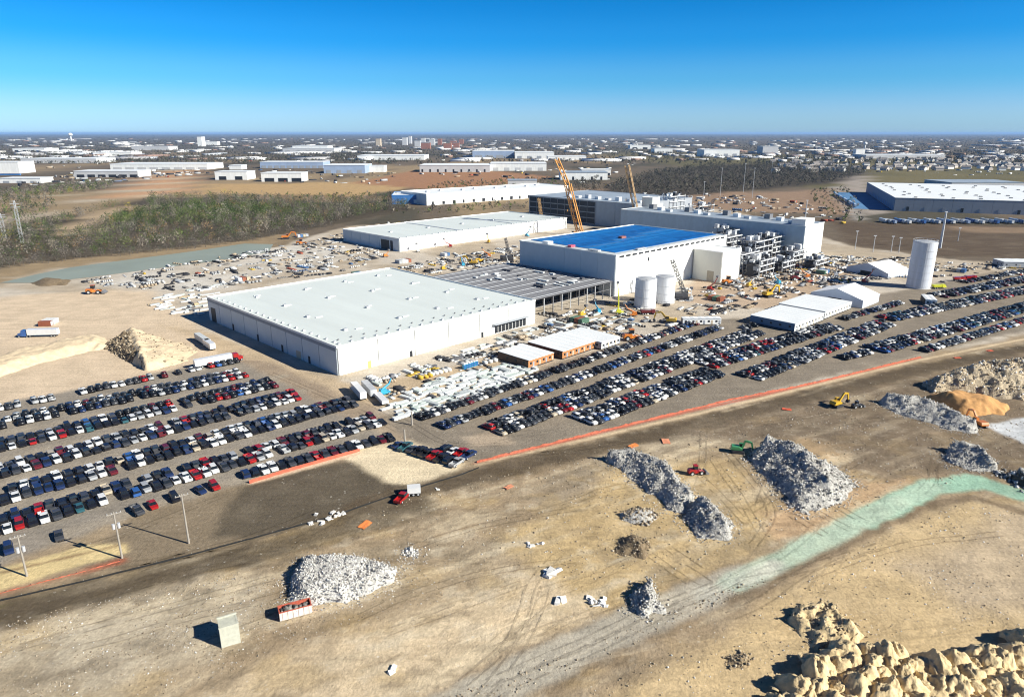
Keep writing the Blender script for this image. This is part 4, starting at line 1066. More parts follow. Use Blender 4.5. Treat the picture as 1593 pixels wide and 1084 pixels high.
run_fence('barrier_fence', 'short red netting in front of the cars by the sand triangle', [(388, 752), (450, 733), (520, 713), (560, 702)], 1.1, mat('red_netting', (.58, .12, .07), .75, var=.25), STEEL_D, 5)
run_fence('silt_fence', 'low black silt fence running from lower left to the road corner', [(-30, 943), (0, 935), (130, 905), (280, 868), (400, 836), (520, 803), (620, 768), (720, 738), (745, 728)], .5, SILT, M_POLE, 3, nm='fabric')
run_fence('barrier_fence', 'sagging orange netting along the sandy strip at lower left', [(-30, 931), (60, 907), (130, 889), (186, 873)], .3, NET, STEEL_D, 4, sag=.26, dens=.7)
# ================================================================== HEAPS AND LOOSE MATERIAL
def heap(name, label, foot, H, slope, mcol, chunk=None, n=0, cs=(.25, .9), rough=.5, res=.6, seed=1, cat='rubble pile', nscale=3.0, ridge=None, parent=None):
    P = np.array(pxs(*foot)); c = P.mean(0); P = P - c; zc = gz(c[0], c[1]) - .35
    x0, y0 = P.min(0) - 2.5; x1, y1 = P.max(0) + 2.5
    xs, ys = np.arange(x0, x1 + res, res), np.arange(y0, y1 + res, res); xx, yy = np.meshgrid(xs, ys)
    wx = xx + .9 * fbm(xx / 4, yy / 4, seed, 3) * min(2, slope * .5); wy = yy + .9 * fbm(xx / 4 + 9, yy / 4, seed + 1, 3) * min(2, slope * .5)
    d = sdist(wx, wy, P.tolist())
    prof = np.clip(d / slope, 0, 1); prof = prof * (1.25 - .25 * prof)
    if ridge:                                              # tent-shaped: two faces meeting in a crest
        rl = [(a - c[0], b - c[1]) for a, b in pxs(*ridge)]; dc = ldist(wx, wy, rl); di = np.clip(d, 0, None)
        prof = di / (di + dc + .25) * 1.05
    big = 1 + (.14 if ridge else .28) * fbm(xx / (nscale * 2.2), yy / (nscale * 2.2), seed + 5, 3)
    zz = H * prof * big + rough * fbm(xx / nscale * 1.6, yy / nscale * 1.6, seed + 9, 4, .65) * np.clip(d / 1.5, 0, 1)
    zz = np.where(d > -.3, zz, -.6)
    V = np.stack([xx.ravel(), yy.ravel(), zz.ravel()], 1); ny_, nx_ = xx.shape
    ii = np.arange(ny_ - 1)[:, None] * nx_ + np.arange(nx_ - 1)[None, :]
    Fq = np.stack([ii, ii + 1, ii + nx_ + 1, ii + nx_], -1).reshape(-1, 4)
    keep = (d.ravel()[Fq] > -res * 1.5).any(1); Fq = Fq[keep]
    used = np.unique(Fq); mp = -np.ones(len(V), int); mp[used] = np.arange(len(used)); V2 = V[used]; Fq = mp[Fq]
    me = np_mesh('mound', V2, Fq, mcol, None, False)
    r = tag(empty(name, (c[0], c[1], zc)), label, cat)
    link('mound', me, r)
    if n:
        ok = np.argwhere((d > .1)); idx = ok[RNG.integers(0, len(ok), n)]
        px, py = xx[idx[:, 0], idx[:, 1]] + RNG.uniform(-res, res, n), yy[idx[:, 0], idx[:, 1]] + RNG.uniform(-res, res, n)
        pz = zz[idx[:, 0], idx[:, 1]]
        chunks(r, px, py, pz, n, cs, chunk)
        if cat == 'rubble pile':
            ok = np.argwhere((d < .2) & (d > -2.2)); m_ = min(n // 4, 600)
            if len(ok):
                q = ok[RNG.integers(0, len(ok), m_)]; ax, ay = xx[q[:, 0], q[:, 1]] + RNG.uniform(-res, res, m_), yy[q[:, 0], q[:, 1]] + RNG.uniform(-res, res, m_)
                chunks(r, ax, ay, gz_arr(ax + c[0], ay + c[1]) - zc, m_, (cs[0], cs[1] * .8), chunk, 'spilled_rubble')
    return r
CUBE = np.array([(-1,-1,-1),(1,-1,-1),(1,1,-1),(-1,1,-1),(-1,-1,1),(1,-1,1),(1,1,1),(-1,1,1)], float) * .5
CF = np.array([(0,3,2,1),(4,5,6,7),(0,1,5,4),(1,2,6,5),(2,3,7,6),(3,0,4,7)])
def rotm(n, tilt=1.0):
    a = RNG.uniform(0, 2 * np.pi, n); b = RNG.normal(0, .5 * tilt, n); c = RNG.normal(0, .5 * tilt, n)
    ca, sa, cb, sb, cc, sc_ = np.cos(a), np.sin(a), np.cos(b), np.sin(b), np.cos(c), np.sin(c); o, l = np.zeros(n), np.ones(n)
    A = np.stack([ca, -sa, o, sa, ca, o, o, o, l], 1).reshape(n, 3, 3); B = np.stack([l, o, o, o, cb, -sb, o, sb, cb], 1).reshape(n, 3, 3); C = np.stack([cc, o, sc_, o, l, o, -sc_, o, cc], 1).reshape(n, 3, 3)
    return A @ B @ C
def box_cloud(px, py, pz, dims, cols, tilt=1.0, jit=.18, yaw=None):
    n = len(px); v = CUBE[None] * (1 + RNG.uniform(-jit, jit, (n, 8, 3))) * dims[:, None, :]
    if yaw is not None:
        ca, sa = np.cos(yaw), np.sin(yaw); Rm = np.zeros((n, 3, 3)); Rm[:, 0, 0] = ca; Rm[:, 0, 1] = -sa; Rm[:, 1, 0] = sa; Rm[:, 1, 1] = ca; Rm[:, 2, 2] = 1
    else: Rm = rotm(n, tilt)
    v = np.einsum('nij,nkj->nki', Rm, v) + np.stack([px, py, pz], 1)[:, None, :]
    Fa = (np.arange(n)[:, None, None] * 8 + CF[None]).reshape(-1, 4)
    return v.reshape(-1, 3), Fa, np.repeat(cols, 8, 0)
M_CHUNK = attr_mat('broken_concrete', .9, .25, 1.5)
PALES = [(.62, .60, .56), (.70, .69, .66), (.52, .50, .46), (.40, .38, .35), (.22, .21, .2)]
DARKS = [(.30, .30, .29), (.20, .20, .195), (.46, .46, .45), (.09, .09, .09), (.60, .60, .59), (.13, .13, .13)]
RUB = [(.46, .44, .40), (.54, .52, .48), (.39, .37, .335), (.30, .285, .26), (.62, .60, .56), (.17, .165, .155)]
BROWNS = [(.36, .29, .20), (.28, .22, .15), (.44, .37, .27), (.20, .16, .11)]
def chunks(r, px, py, pz, n, cs, pal, name='loose_rubble'):
    s = cs[0] + (cs[1] - cs[0]) * RNG.random(n) ** 2.2
    dims = s[:, None] * RNG.uniform(.5, 1.4, (n, 3)); dims[:, 2] *= .7
    cols = np.array(pal)[RNG.integers(0, len(pal), n)] * RNG.uniform(.85, 1.1, (n, 1))
    v, f, c = box_cloud(px, py, pz + dims[:, 2] * .2, dims, cols, 1.2)
    return stuff(link(name, np_mesh(name, v, f, M_CHUNK, c), r))
M_PALEH = mat('pale_rubble', (.50, .485, .455), .95, var=.35, scale=1.2, bump=.8, bscale=2.5)
M_GREYH = mat('grey_rubble', (.40, .385, .355), .95, var=.45, scale=1.0, bump=.9, bscale=2.2)
M_BRNH = mat('brown_soil', alb(168, 146, 112), .95, var=.25, scale=.8, bump=.7, bscale=1.8)
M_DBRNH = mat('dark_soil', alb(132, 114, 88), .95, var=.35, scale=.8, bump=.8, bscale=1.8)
M_SANDH = mat('pale_sand', alb(226, 204, 168), .95, var=.14, scale=.5, bump=.35, bscale=1.2)
M_ORSND = mat('orange_sand', alb(214, 160, 96), .95, var=.2, scale=.5, bump=.3, bscale=1.2)
M_YELH = mat('yellow_soil', alb(232, 206, 156), .95, var=.32, scale=.7, bump=.6, bscale=1.5)
heap('rubble_pile', 'flat-topped pile of white broken concrete left of centre', [(446,936),(472,946),(540,940),(612,905),(622,882),(560,868),(475,868),(452,900)], 3.4, 3.2, M_PALEH, PALES, 6000, (.08, .36), .6, seed=3)
heap('rubble_pile', 'small scatter of white rubble right of the flat-topped pile', [(622,856),(640,848),(656,858),(648,869),(628,866)], .8, 2.0, M_PALEH, PALES, 220, (.15, .5), .2, seed=4)
heap('rubble_pile', 'long curved ridge of black and white rubble', [(942,716),(985,709),(1040,732),(1079,772),(1070,799),(1036,792),(1000,764),(962,735)], 5.0, 4.6, M_GREYH, RUB, 2400, (.1, .42), .8, seed=5, ridge=[(950,718),(985,716),(1035,742),(1066,782)])
heap('rubble_pile', 'rounded dark rubble pile at the foot of the curved ridge', [(1058,804),(1078,782),(1118,788),(1140,818),(1134,842),(1098,840),(1068,824)], 4.6, 4.4, M_GREYH, RUB, 1200, (.1, .42), 1.1, seed=6, ridge=[(1084,790),(1112,806),(1124,834)])
heap('rubble_pile', 'largest black and white rubble mountain beside the green excavator', [(1164,704),(1200,694),(1260,706),(1318,738),(1336,756),(1296,788),(1256,804),(1222,790),(1198,752),(1170,722)], 6.4, 6.6, M_GREYH, RUB, 4200, (.1, .5), 1.2, seed=7, ridge=[(1196,704),(1245,724),(1288,772)])
heap('rubble_pile', 'long grey rubble ridge beside the orange sand heap', [(1370,626),(1405,618),(1470,634),(1522,660),(1518,676),(1478,670),(1420,652),(1376,636)], 4.4, 4.2, M_GREYH, RUB, 1800, (.1, .42), .8, seed=8, ridge=[(1378,626),(1440,636),(1512,668)])
heap('rubble_pile', 'grey rubble pile just above the bend of the green strip', [(1456,706),(1495,694),(1545,716),(1552,732),(1520,736),(1478,726)], 4.6, 4.4, M_GREYH, RUB, 1100, (.1, .42), 1.1, seed=9, ridge=[(1478,700),(1515,708),(1540,728)])
heap('rubble_pile', 'rubble bank at the right edge beyond the green strip', [(1560,738),(1600,735),(1700,760),(1700,790),(1600,765)], 2.5, 3, M_DBRNH, DARKS, 500, (.3, 1.2), .6, seed=10)
heap('soil_mound', 'huge stony brown soil mound at the right edge', [(1436,598),(1500,582),(1593,574),(1720,572),(1720,620),(1593,622),(1520,616),(1450,612)], 9.0, 9, mat('stony_soil', alb(196, 178, 148), .95, var=.35, scale=.8, bump=.8, bscale=1.8), BROWNS + PALES[:2], 4000, (.16, .7), 1.4, seed=11, cat='soil mound')
heap('soil_mound', 'smooth orange sand heap in front of the stony mound', [(1425,618),(1470,614),(1540,622),(1572,634),(1560,646),(1500,648),(1450,630)], 4.5, 6.5, M_ORSND, None, 0, rough=.25, seed=12, cat='soil mound')
heap('soil_mound', 'low grey mound left of the rounded dark rubble pile', [(962,796),(1000,787),(1030,800),(1010,818),(970,812)], 2.0, 4, M_GREYH, BROWNS, 300, (.15, .6), .3, seed=13, cat='soil mound')
heap('soil_mound', 'dark brown soil heap below the low grey mound', [(948,856),(966,838),(1000,838),(1018,856),(1000,870),(966,868)], 2.6, 3.4, M_DBRNH, BROWNS, 260, (.1, .4), .6, seed=14, ridge=[(985,842),(998,864)], cat='soil mound')
heap('rubble_pile', 'pale streaked rubble heap at the edge of the grey road', [(976,950),(990,915),(1015,900),(1030,930),(1036,950),(1005,966)], 3.0, 3.8, M_GREYH, RUB, 500, (.12, .45), .9, seed=15, ridge=[(1008,908),(1018,958)])
heap('soil_mound', 'long pale sand embankment on the left sand field', [(-60,580),(0,556),(70,540),(130,527),(165,524),(170,540),(120,552),(60,566),(0,588),(-60,600)], 3.6, 5.5, M_SANDH, None, 0, rough=.6, seed=16, cat='soil mound', res=.9)
heap('soil_mound', 'wedge-shaped sand stockpile with rough darker face left of the white hall', [(162,538),(190,522),(232,520),(286,533),(312,546),(292,562),(232,578),(196,560)], 6.0, 7.5, M_SANDH, BROWNS, 260, (.2, .8), .5, seed=17, ridge=[(206,524),(229,576)], cat='soil mound', res=.8)
heap('soil_mound', 'rough darker heap on the left end of the sand stockpile', [(158,542),(176,528),(206,526),(216,545),(226,574),(196,562)], 5.6, 4.5, M_DBRNH, BROWNS, 500, (.2, .9), .6, seed=18, ridge=[(196,530),(222,570)], cat='soil mound')  # darker heap over the left face of the stockpile
heap('soil_mound', 'flat dark soil heap beside the pond', [(45,441),(75,434),(112,436),(105,444),(60,446)], 3, 8, M_DBRNH, None, 0, seed=19, cat='soil mound', res=1.5)
heap('soil_mound', 'big clod bank at the left end of the tipped soil loads', [(1222,965),(1240,945),(1280,940),(1310,965),(1345,990),(1310,1012),(1270,1015),(1240,985)], 3.4, 2.4, M_YELH, BROWNS, 260, (.12, .5), 1.8, seed=20, ridge=[(1240,952),(1290,955),(1325,998)], cat='soil mound')
heap('soil_mound', 'small scraped soil patch on the lower sand', [(1122,1018),(1150,1008),(1180,1024),(1172,1046),(1130,1042)], .7, 2.0, M_BRNH, BROWNS, 160, (.12, .5), .35, seed=21, cat='soil mound', res=.45)

# truckloads of soil tipped side by side, bottom right
def tip_mesh(seed):
    n = 23; g = np.linspace(-2.9, 2.9, n); xx, yy = np.meshgrid(g, g); rr = np.sqrt(xx**2 * .9 + (yy * 1.1)**2)
    ang = fbm(xx / 1.3, yy / 1.3, seed, 4, .6); rid = 1 - np.abs(fbm(xx / 1.8, yy / 1.1, seed + 8, 3, .6)) * 2
    q = np.clip((rr + 1.0 * ang) / 2.6, 0, 1.2); zz = 2.5 * (1 - q) * (.72 + .35 * rid) + .22 * fbm(xx / .6, yy / .6, seed + 3, 3, .7) * np.clip(1.1 - rr / 2.8, 0, 1)
    V = np.stack([xx.ravel(), yy.ravel(), zz.ravel()], 1)
    ii = np.arange(n - 1)[:, None] * n + np.arange(n - 1)[None, :]; Fq = np.stack([ii, ii + 1, ii + n + 1, ii + n], -1).reshape(-1, 4)
    keep = (zz.ravel()[Fq] > -.35).any(1)
    return np_mesh('tipped_load', V, Fq[keep], M_YELH, None, True)
heap('soil_bank', 'raised bank carrying the tipped soil loads at bottom right', [(1170,1110),(1262,1040),(1320,1003),(1400,1022),(1470,1040),(1540,1020),(1640,990),(1760,1004),(1760,1180),(1170,1180)], 2.3, 1.3, M_YELH, BROWNS, 500, (.1, .5), .5, seed=33, cat='soil mound')
TIP = [tip_mesh(100 + 7 * k) for k in range(7)]
tp = pxs((1170,1110),(1262,1040),(1320,1000),(1400,1018),(1470,1036),(1540,1015),(1640,985),(1760,1000),(1760,1180),(1170,1180))
P = np.array(tp)
for ri, yy in enumerate(np.arange(P[:, 1].max() - 1, P[:, 1].min(), -3.0)):
    cnt = 0
    for xx in np.arange(P[:, 0].min(), P[:, 0].max(), 3.1):
        x, y = xx + RNG.uniform(-.8, .8) + (yy % 7) * .25, yy + RNG.uniform(-.8, .8)
        if sdist(np.array([x]), np.array([y]), tp)[0] < .8 or not -20 < proj(x, y, 1)[0] < 1640 or proj(x, y, 2)[1] > 1110: continue
        o = link('tipped_soil_load', TIP[int(RNG.integers(0, 7))], None, (x, y, gz(x, y) + 1.5 + RNG.uniform(-.3, .3)), RNG.uniform(0, 6.28))
        s = RNG.uniform(.6, 1.25); e = RNG.uniform(.75, 1.3); o.scale = (s * e, s / e, s * RNG.uniform(.75, 1.25))
        cnt += 1; tag(o, 'tipped yellowish soil load, %s from left in the %s row from the back' % (ordinal(cnt), ordinal(ri + 1)), 'soil pile', 'tipped soil loads in the bottom right corner')

# loose stones, clods and scraps on the open ground
def scatter(name, label, poly, n, cs, pal, cat='stones'):
    P = np.array(pxs(*poly)); px, py = [], []
    while len(px) < n:
        x = RNG.uniform(P[:, 0].min(), P[:, 0].max(), n); y = RNG.uniform(P[:, 1].min(), P[:, 1].max(), n)
        k = (sdist(x, y, P.tolist()) > 0) & (fbm(x / 9, y / 9, 91, 3) > RNG.uniform(-.5, .25, n)); px += list(x[k]); py += list(y[k])
    px, py = np.array(px[:n]), np.array(py[:n]); pz = gz_arr(px, py)
    s = cs[0] + (cs[1] - cs[0]) * RNG.random(n) ** 3; dims = s[:, None] * RNG.uniform(.5, 1.4, (n, 3))
    v, f, c = box_cloud(px, py, pz + dims[:, 2] * .1, dims, np.array(pal)[RNG.integers(0, len(pal), n)] * RNG.uniform(.8, 1.15, (n, 1)))
    return tag(link(name, np_mesh(name, v, f, M_CHUNK, c)), label, cat, kind='stuff')
scatter('loose_stones', 'pale stones and clods strewn over the lower left ground', [(-60,990),(100,945),(420,880),(640,870),(700,930),(450,1010),(250,1084),(-60,1084)], 8000, (.05, .22), PALES[1:4] + BROWNS + BROWNS, 'stones')
scatter('soil_clods', 'soil clods strewn over the middle open ground', [(560,800),(760,740),(1150,660),(1400,600),(1593,560),(1593,720),(1300,800),(1000,900),(700,900)], 6000, (.06, .34), BROWNS + [(.5, .44, .34), (.56, .53, .48)], 'clods')
scatter('sand_clods', 'small clods strewn over the lower right sand', [(900,1084),(1200,935),(1330,850),(1500,780),(1593,800),(1593,980),(1300,1000),(1150,1084)], 1500, (.06, .3), BROWNS + PALES[:2], 'clods')
scatter('road_edge_clods', 'clods ploughed up along the grey road', [(640,1100),(960,985),(1180,895),(1200,905),(1000,995),(740,1110)], 700, (.06, .3), BROWNS, 'clods')
def slab_group(label, px, py, n, spread, s, pal, seed):
    """a handful of broken slabs, each slab a piece"""
    rr = random.Random(seed); b = on(px, py); r = tag(empty('broken_slabs', b, 0), label, 'rubble')
    for k in range(n):
        m = MB(); w, d, h = s * rr.uniform(.6, 1.5), s * rr.uniform(.5, 1.2), s * rr.uniform(.25, .8); j = lambda: rr.uniform(-.2, .2) * s
        M = Matrix.Translation((rr.uniform(-spread, spread), rr.uniform(-spread, spread), h * .3)) @ Matrix.Rotation(rr.uniform(0, 6), 4, 'Z') @ Matrix.Rotation(rr.gauss(0, .35), 4, 'X')
        vs = [M @ Vector((x * w / 2 + j(), y * d / 2 + j(), z * h / 2 + j() * .3)) for z in (-1, 1) for x, y in ((-1, -1), (1, -1), (1, 1), (-1, 1))]
        m.add(vs, [(0,3,2,1),(4,5,6,7),(0,1,5,4),(1,2,6,5),(2,3,7,6),(3,0,4,7)]); m.build('slab', mat('slab_%d' % rr.randint(0, len(pal) - 1), pal[rr.randint(0, len(pal) - 1)], .9, var=.2), r)
    return r
slab_group('white concrete slabs casting a dark shadow on the pale haul ground', 858, 893, 9, 1.5, 1.5, PALES[:3], 1)
slab_group('white stone slabs right of the lone dark hole', 930, 936, 10, 2.0, .95, PALES[:3], 2)
slab_group('dark flat slab on the pale ground left of the stone slabs', 874, 934, 2, .9, 1.6, [(.08, .075, .07)], 3)
slab_group('row of white debris lumps along the silt fence', 500, 808, 9, 2.6, .95, PALES[:2], 4)
slab_group('white debris lumps at the right end of the fence row', 522, 803, 7, 2.0, .9, PALES[:2], 5)
slab_group('small white lump on pale ground at the bottom centre', 612, 1042, 4, .6, .8, PALES[:3], 6)
slab_group('pale lumps beside the centre grey ground', 832, 845, 6, 2.0, .9, PALES[:3], 7)
slab_group('small white lump above the red tipper', 680, 760, 3, .7, .7, PALES[:2], 8)
def rag(label, px, py, w, col):
    b = on(px, py); n = 9; g = np.linspace(-1, 1, n); xx, yy = np.meshgrid(g * w, g * w * .6)
    zz = .12 + .35 * np.abs(fbm(xx / w * 3, yy / w * 3, int(px), 3)); V = np.stack([xx.ravel() + .25 * w * fbm(xx, yy, 3, 2).ravel(), yy.ravel(), zz.ravel()], 1)
    ii = np.arange(n - 1)[:, None] * n + np.arange(n - 1)[None, :]; o = link('fallen_netting', np_mesh('fallen_netting', V, np.stack([ii, ii + 1, ii + n + 1, ii + n], -1).reshape(-1, 4), col), None, b, random.uniform(0, 3))
    return tag(o, label, 'netting')
ORN = mat('orange_netting_scrap', (.72, .22, .06), .8, var=.25, scale=1.0)
rag('crumpled orange netting on the brown ground below the silt fence', 568, 816, 1.9, ORN)
rag('orange netting scrap above the curved rubble ridge, left one', 985, 694, 1.8, ORN)
rag('orange netting scrap above the curved rubble ridge, right one', 1036, 687, 2.0, mat('pink_netting_scrap', (.62, .25, .14), .8, var=.25))
rag('faded orange scrap on the grey-brown centre ground', 792, 758, 1.4, mat('pink_netting_scrap', (.62, .25, .14), .8))
rag('red scrap on brown ground left of the lone yellow excavator', 1224, 637, 1.6, mat('red_scrap', (.55, .10, .05), .8, var=.25))
rag('small red scrap below the right car park, left one', 1489, 557, 1.5, mat('red_scrap', (.55, .10, .05), .8))
rag('small red scrap below the right car park, right one', 1540, 546, 1.5, mat('red_scrap', (.55, .10, .05), .8))

# dumpster and concrete chamber in the left foreground
b = on(436, 968); r = tag(empty('roll_off_skip', b, R(25)), 'open rusty red-rimmed white skip filled with dark waste', 'skip')
L_, W_, H_ = 6.4, 2.5, 2.1
M_SKIP = mat('pale_skip_paint', (.66, .58, .52), .7, var=.2, scale=1.0); M_RUST = mat('rusty_red_rim', (.42, .10, .06), .8, var=.3, scale=2)
MB().box(0, L_, 0, .12, .25, H_).build('side_wall', M_SKIP, r); MB().box(0, L_, W_ - .12, W_, .25, H_).build('side_wall', M_RUST, r)
MB().box(.002, .12, .121, W_ - .121, .25, H_).build('end_wall', M_RUST, r); MB().box(L_ - .12, L_ - .002, .121, W_ - .121, .25, H_).build('end_wall', M_RUST, r)
MB().box(.13, L_ - .13, .122, W_ - .122, .2, .3).build('floor', STEEL_D, r)
m = MB(); m.box(-.06, L_ + .06, -.06, .16, H_, H_ + .14).box(-.06, L_ + .06, W_ - .16, W_ + .06, H_, H_ + .14).box(-.06, .16, .17, W_ - .17, H_, H_ + .14).box(L_ - .16, L_ + .06, .17, W_ - .17, H_, H_ + .14); m.build('rim', M_RUST, r)
for k in range(6): MB().box(.6 + k * 1.05, .75 + k * 1.05, -.1, -.003, .3, H_ - .02).build('side_rib', M_SKIP, r)
nn = 150; chunks(r, RNG.uniform(.5, L_ - .5, nn), RNG.uniform(.5, W_ - .5, nn), RNG.uniform(.5, 1.7, nn), nn, (.3, .9), [(.07, .065, .06), (.16, .15, .14), (.3, .28, .25)], 'waste')
b = on(345, 1008); r = tag(empty('concrete_chamber', b, R(28)), 'large pale precast concrete chamber standing alone, casting a black shadow', 'concrete chamber')
M_PRE = mat('precast_concrete', (.46, .46, .38), .85, var=.14, scale=1.2)
S_, Hc = 3.5, 4.4; m = MB()
for x0, x1, y0, y1, nm in ((0, S_, 0, .3, 'front_wall'), (0, S_, S_ - .3, S_, 'back_wall'), (0, .3, .301, S_ - .301, 'side_wall'), (S_ - .3, S_, .301, S_ - .301, 'side_wall')):
    MB().box(x0, x1, y0, y1, 0, Hc).build(nm, M_PRE, r)
MB().box(.302, S_ - .302, .302, S_ - .302, .05, .3).build('base_slab', M_PRE, r)
MB().box(-.08, S_ + .08, -.08, .22, Hc + .001, Hc + .2).box(-.08, S_ + .08, S_ - .22, S_ + .08, Hc + .001, Hc + .2).build('top_lip', M_PRE, r)
MB().box(.302, S_ - .302, .302, S_ - .302, Hc - .3, Hc - .05).build('cover_slab', M_PRE, r)

# ------------------------------------------------------------------ laydown yards: stacks of white panels, one object each
STK = [mat('white_wrapped_panels', (.62, .64, .63), .6, var=.16, scale=1.5), mat('pale_grey_panels', (.42, .45, .45), .6, var=.16, scale=1.5), mat('greenish_white_panels', (.50, .56, .52), .6, var=.16, scale=1.5), mat('timber_stack', (.46, .36, .22), .8, var=.2, scale=2), mat('dark_crates', (.09, .09, .1), .7, var=.3)]
_st = {}
def stack_mesh(k, mi):
    if (k, mi) not in _st:
        rr = random.Random(k); m = MB(); L, W = ((5.5, 1.4), (3.4, 1.3), (2.4, 1.6), (7.5, 1.6))[k % 4]; z = .12
        for x in (-.35, .35): m.box(L * x - .08, L * x + .08, -W / 2, W / 2, 0, .12)
        for j in range(2 + k % 3):
            h = rr.uniform(.14, .3); e = rr.uniform(-.12, .12); m.box(-L / 2 + e, L / 2 + e, -W / 2, W / 2, z, z + h); z += h + .004
        _st[k, mi] = m.mesh('panel_stack', STK[mi])
    return _st[k, mi]
def yard(label, group, poly, n, az, wts, name='panel_stack', cat='stack', mind=2.3):
    P = np.array(pxs(*poly)); pts = []; tries = 0
    while len(pts) < n and tries < 20000:
        tries += 1; x, y = RNG.uniform(P[:, 0].min(), P[:, 0].max()), RNG.uniform(P[:, 1].min(), P[:, 1].max())
        if sdist(np.array([x]), np.array([y]), P.tolist())[0] < .5 or any((x - a)**2 + (y - b_)**2 < mind**2 for a, b_ in pts): continue
        pts.append((x, y)); mi = random.choices(range(5), wts)[0]; kk = random.randint(0, 11)
        o = link(name, stack_mesh(kk, mi), None, (x, y, .01), R(az + random.choice([0, 0, 0, 90]) + random.gauss(0, 4)))
        tag(o, '%s %s stack %s' % (('long', 'short', 'stubby', 'very long')[kk % 4], ('white wrapped', 'pale grey', 'greenish white', 'timber', 'dark crate')[mi], label), cat, group)
yard('in the yard below the white hall', 'panel stacks in the yard below the white hall', [(600,636),(650,602),(700,584),(800,566),(840,574),(760,612),(690,640),(650,648),(620,652)], 150, 45, [9, 4, 6, 1, 1])
yard('on the ground left of the white hall', 'white stacks left of the white hall', [(236,478),(246,462),(290,452),(345,443),(335,470),(322,488),(280,492)], 58, 45, [14, 3, 2, 1, 2], mind=2.8)
yard('along the front wall of the white hall', 'stacks along the front of the white hall', [(560,598),(680,560),(770,528),(835,505),(850,510),(790,540),(690,570),(600,600)], 36, 45, [8, 4, 2, 2, 2], mind=2.6)
yard('in the yard before the grey deck', 'stacks in front of the grey deck', [(842,500),(900,486),(952,478),(985,500),(1010,512),(930,516),(890,514),(850,520)], 44, 45, [8, 4, 2, 2, 3], mind=2.6)
for k in range(26):
    p = b1loc(118 + RNG.uniform(20, 70), 8 + RNG.uniform(12, 70), DH + .2); o = link('deck_bundle', stack_mesh(int(RNG.integers(0, 12)), random.choice([0, 0, 1, 4])), None, p, R(45 + random.choice([0, 90])))
    tag(o, 'bundle of material lying on the unfinished grey deck', 'bundle', 'bundles on the grey deck')
# portable toilets
tl = MB(); tl.box(-.55, .55, -.55, .55, 0, 2.1); tlm = tl.mesh('portable_toilet', P_CYAN)
trf = MB().loft([[(-.6, -.6, 2.1), (.6, -.6, 2.1), (.6, .6, 2.1), (-.6, .6, 2.1)], [(-.4, -.4, 2.4), (.4, -.4, 2.4), (.4, .4, 2.4), (-.4, .4, 2.4)]]).mesh('roof', P_WHT); tdr = MB().box(-.4, .4, -.6, -.551, .15, 1.95).mesh('door', MATS['paint_blue'])
b = G(722, 574)
for k in range(6):
    p = b + U * (k * 1.4); o = link('portable_toilet', tlm, None, p, R(45)); link('roof', trf, o); link('door', tdr, o)
    tag(o, 'bright blue portable toilet, %s from the left in the row by the panel yard' % ordinal(k + 1), 'portable toilet', 'portable toilets by the panel yard')

# clutter nobody could count: materials, pipes, fences, plant all over the site
def clutter(name, label, polys, pal, zmax=1.3, smax=3.6, avoid=()):
    PX, PY, ND = [], [], []
    for poly, n in polys:
        P = np.array(pxs(*poly)); got = 0
        while got < n:
            x = RNG.uniform(P[:, 0].min(), P[:, 0].max(), n); y = RNG.uniform(P[:, 1].min(), P[:, 1].max(), n)
            k = (sdist(x, y, P.tolist()) > 0) & (fbm(x / 11, y / 11, 123, 3) > RNG.uniform(-.7, .3, n))
            for av in avoid: k &= sdist(x, y, av) < -1.5
            PX += list(x[k]); PY += list(y[k]); got += max(1, int(k.sum()))
    px, py = np.array(PX), np.array(PY); n0 = int(len(px) // 2.6); sel = RNG.permutation(len(px))[:n0]; px, py = px[sel], py[sel]
    rep = RNG.integers(1, 6, n0); yaw0 = R(45) + RNG.choice([0, np.pi / 2], n0) + RNG.normal(0, .15, n0)
    dim0 = np.stack([RNG.uniform(.8, smax, n0), RNG.uniform(.5, 1.7, n0), RNG.uniform(.15, zmax, n0)], 1)
    col0 = np.array([c for c, w in pal])[RNG.choice(len(pal), n0, p=np.array([w for c, w in pal]) / sum(w for c, w in pal))]
    idx = np.repeat(np.arange(n0), rep); k = np.concatenate([np.arange(q) for q in rep]); n = len(idx); stp = dim0[idx, 1] * RNG.uniform(1.2, 1.9, n0)[idx] * k
    px, py, yaw = px[idx] - np.sin(yaw0[idx]) * stp, py[idx] + np.cos(yaw0[idx]) * stp, yaw0[idx] + RNG.normal(0, .04, n)
    dims = dim0[idx] * RNG.uniform(.9, 1.1, (n, 3)); cols = col0[idx] * RNG.uniform(.8, 1.12, (n, 1))
    ok = np.ones(n, bool)
    for av in avoid: ok &= sdist(px, py, av) < -1.2
    px, py, yaw, dims, cols = px[ok], py[ok], yaw[ok], dims[ok], cols[ok]
    v, f, c = box_cloud(px, py, dims[:, 2] * .5, dims, cols, jit=.04, yaw=yaw)
    return tag(link(name, np_mesh(name, v, f, M_CHUNK, c)), label, 'materials', kind='stuff')
def rect(O, az, L, W): 
    u = Vector((math.cos(R(az)), math.sin(R(az)))); w = Vector((-u.y, u.x)); o = Vector((O[0], O[1])); return [tuple(o), tuple(o + u * L), tuple(o + u * L + w * W), tuple(o + w * W)]
AV = [rect((-71, 270), 45, 117, 127), rect((62, 414), 43.5, 126, 82), rect((-94, 582), 45, 213, 86), rect((A7.x, A7.y), 43.5, 23, 21), rect((A6.x, A6.y), 45, 36, 178), rect((A5.x, A5.y), 45, 110, 150)]
PAL = [((.62, .62, .6), 10), ((.34, .35, .36), 6), ((.04, .04, .045), 9), ((.36, .29, .21), 4), ((.30, .08, .05), .7), ((.5, .34, .05), .6), ((.08, .14, .26), .7), ((.2, .19, .18), 5)]
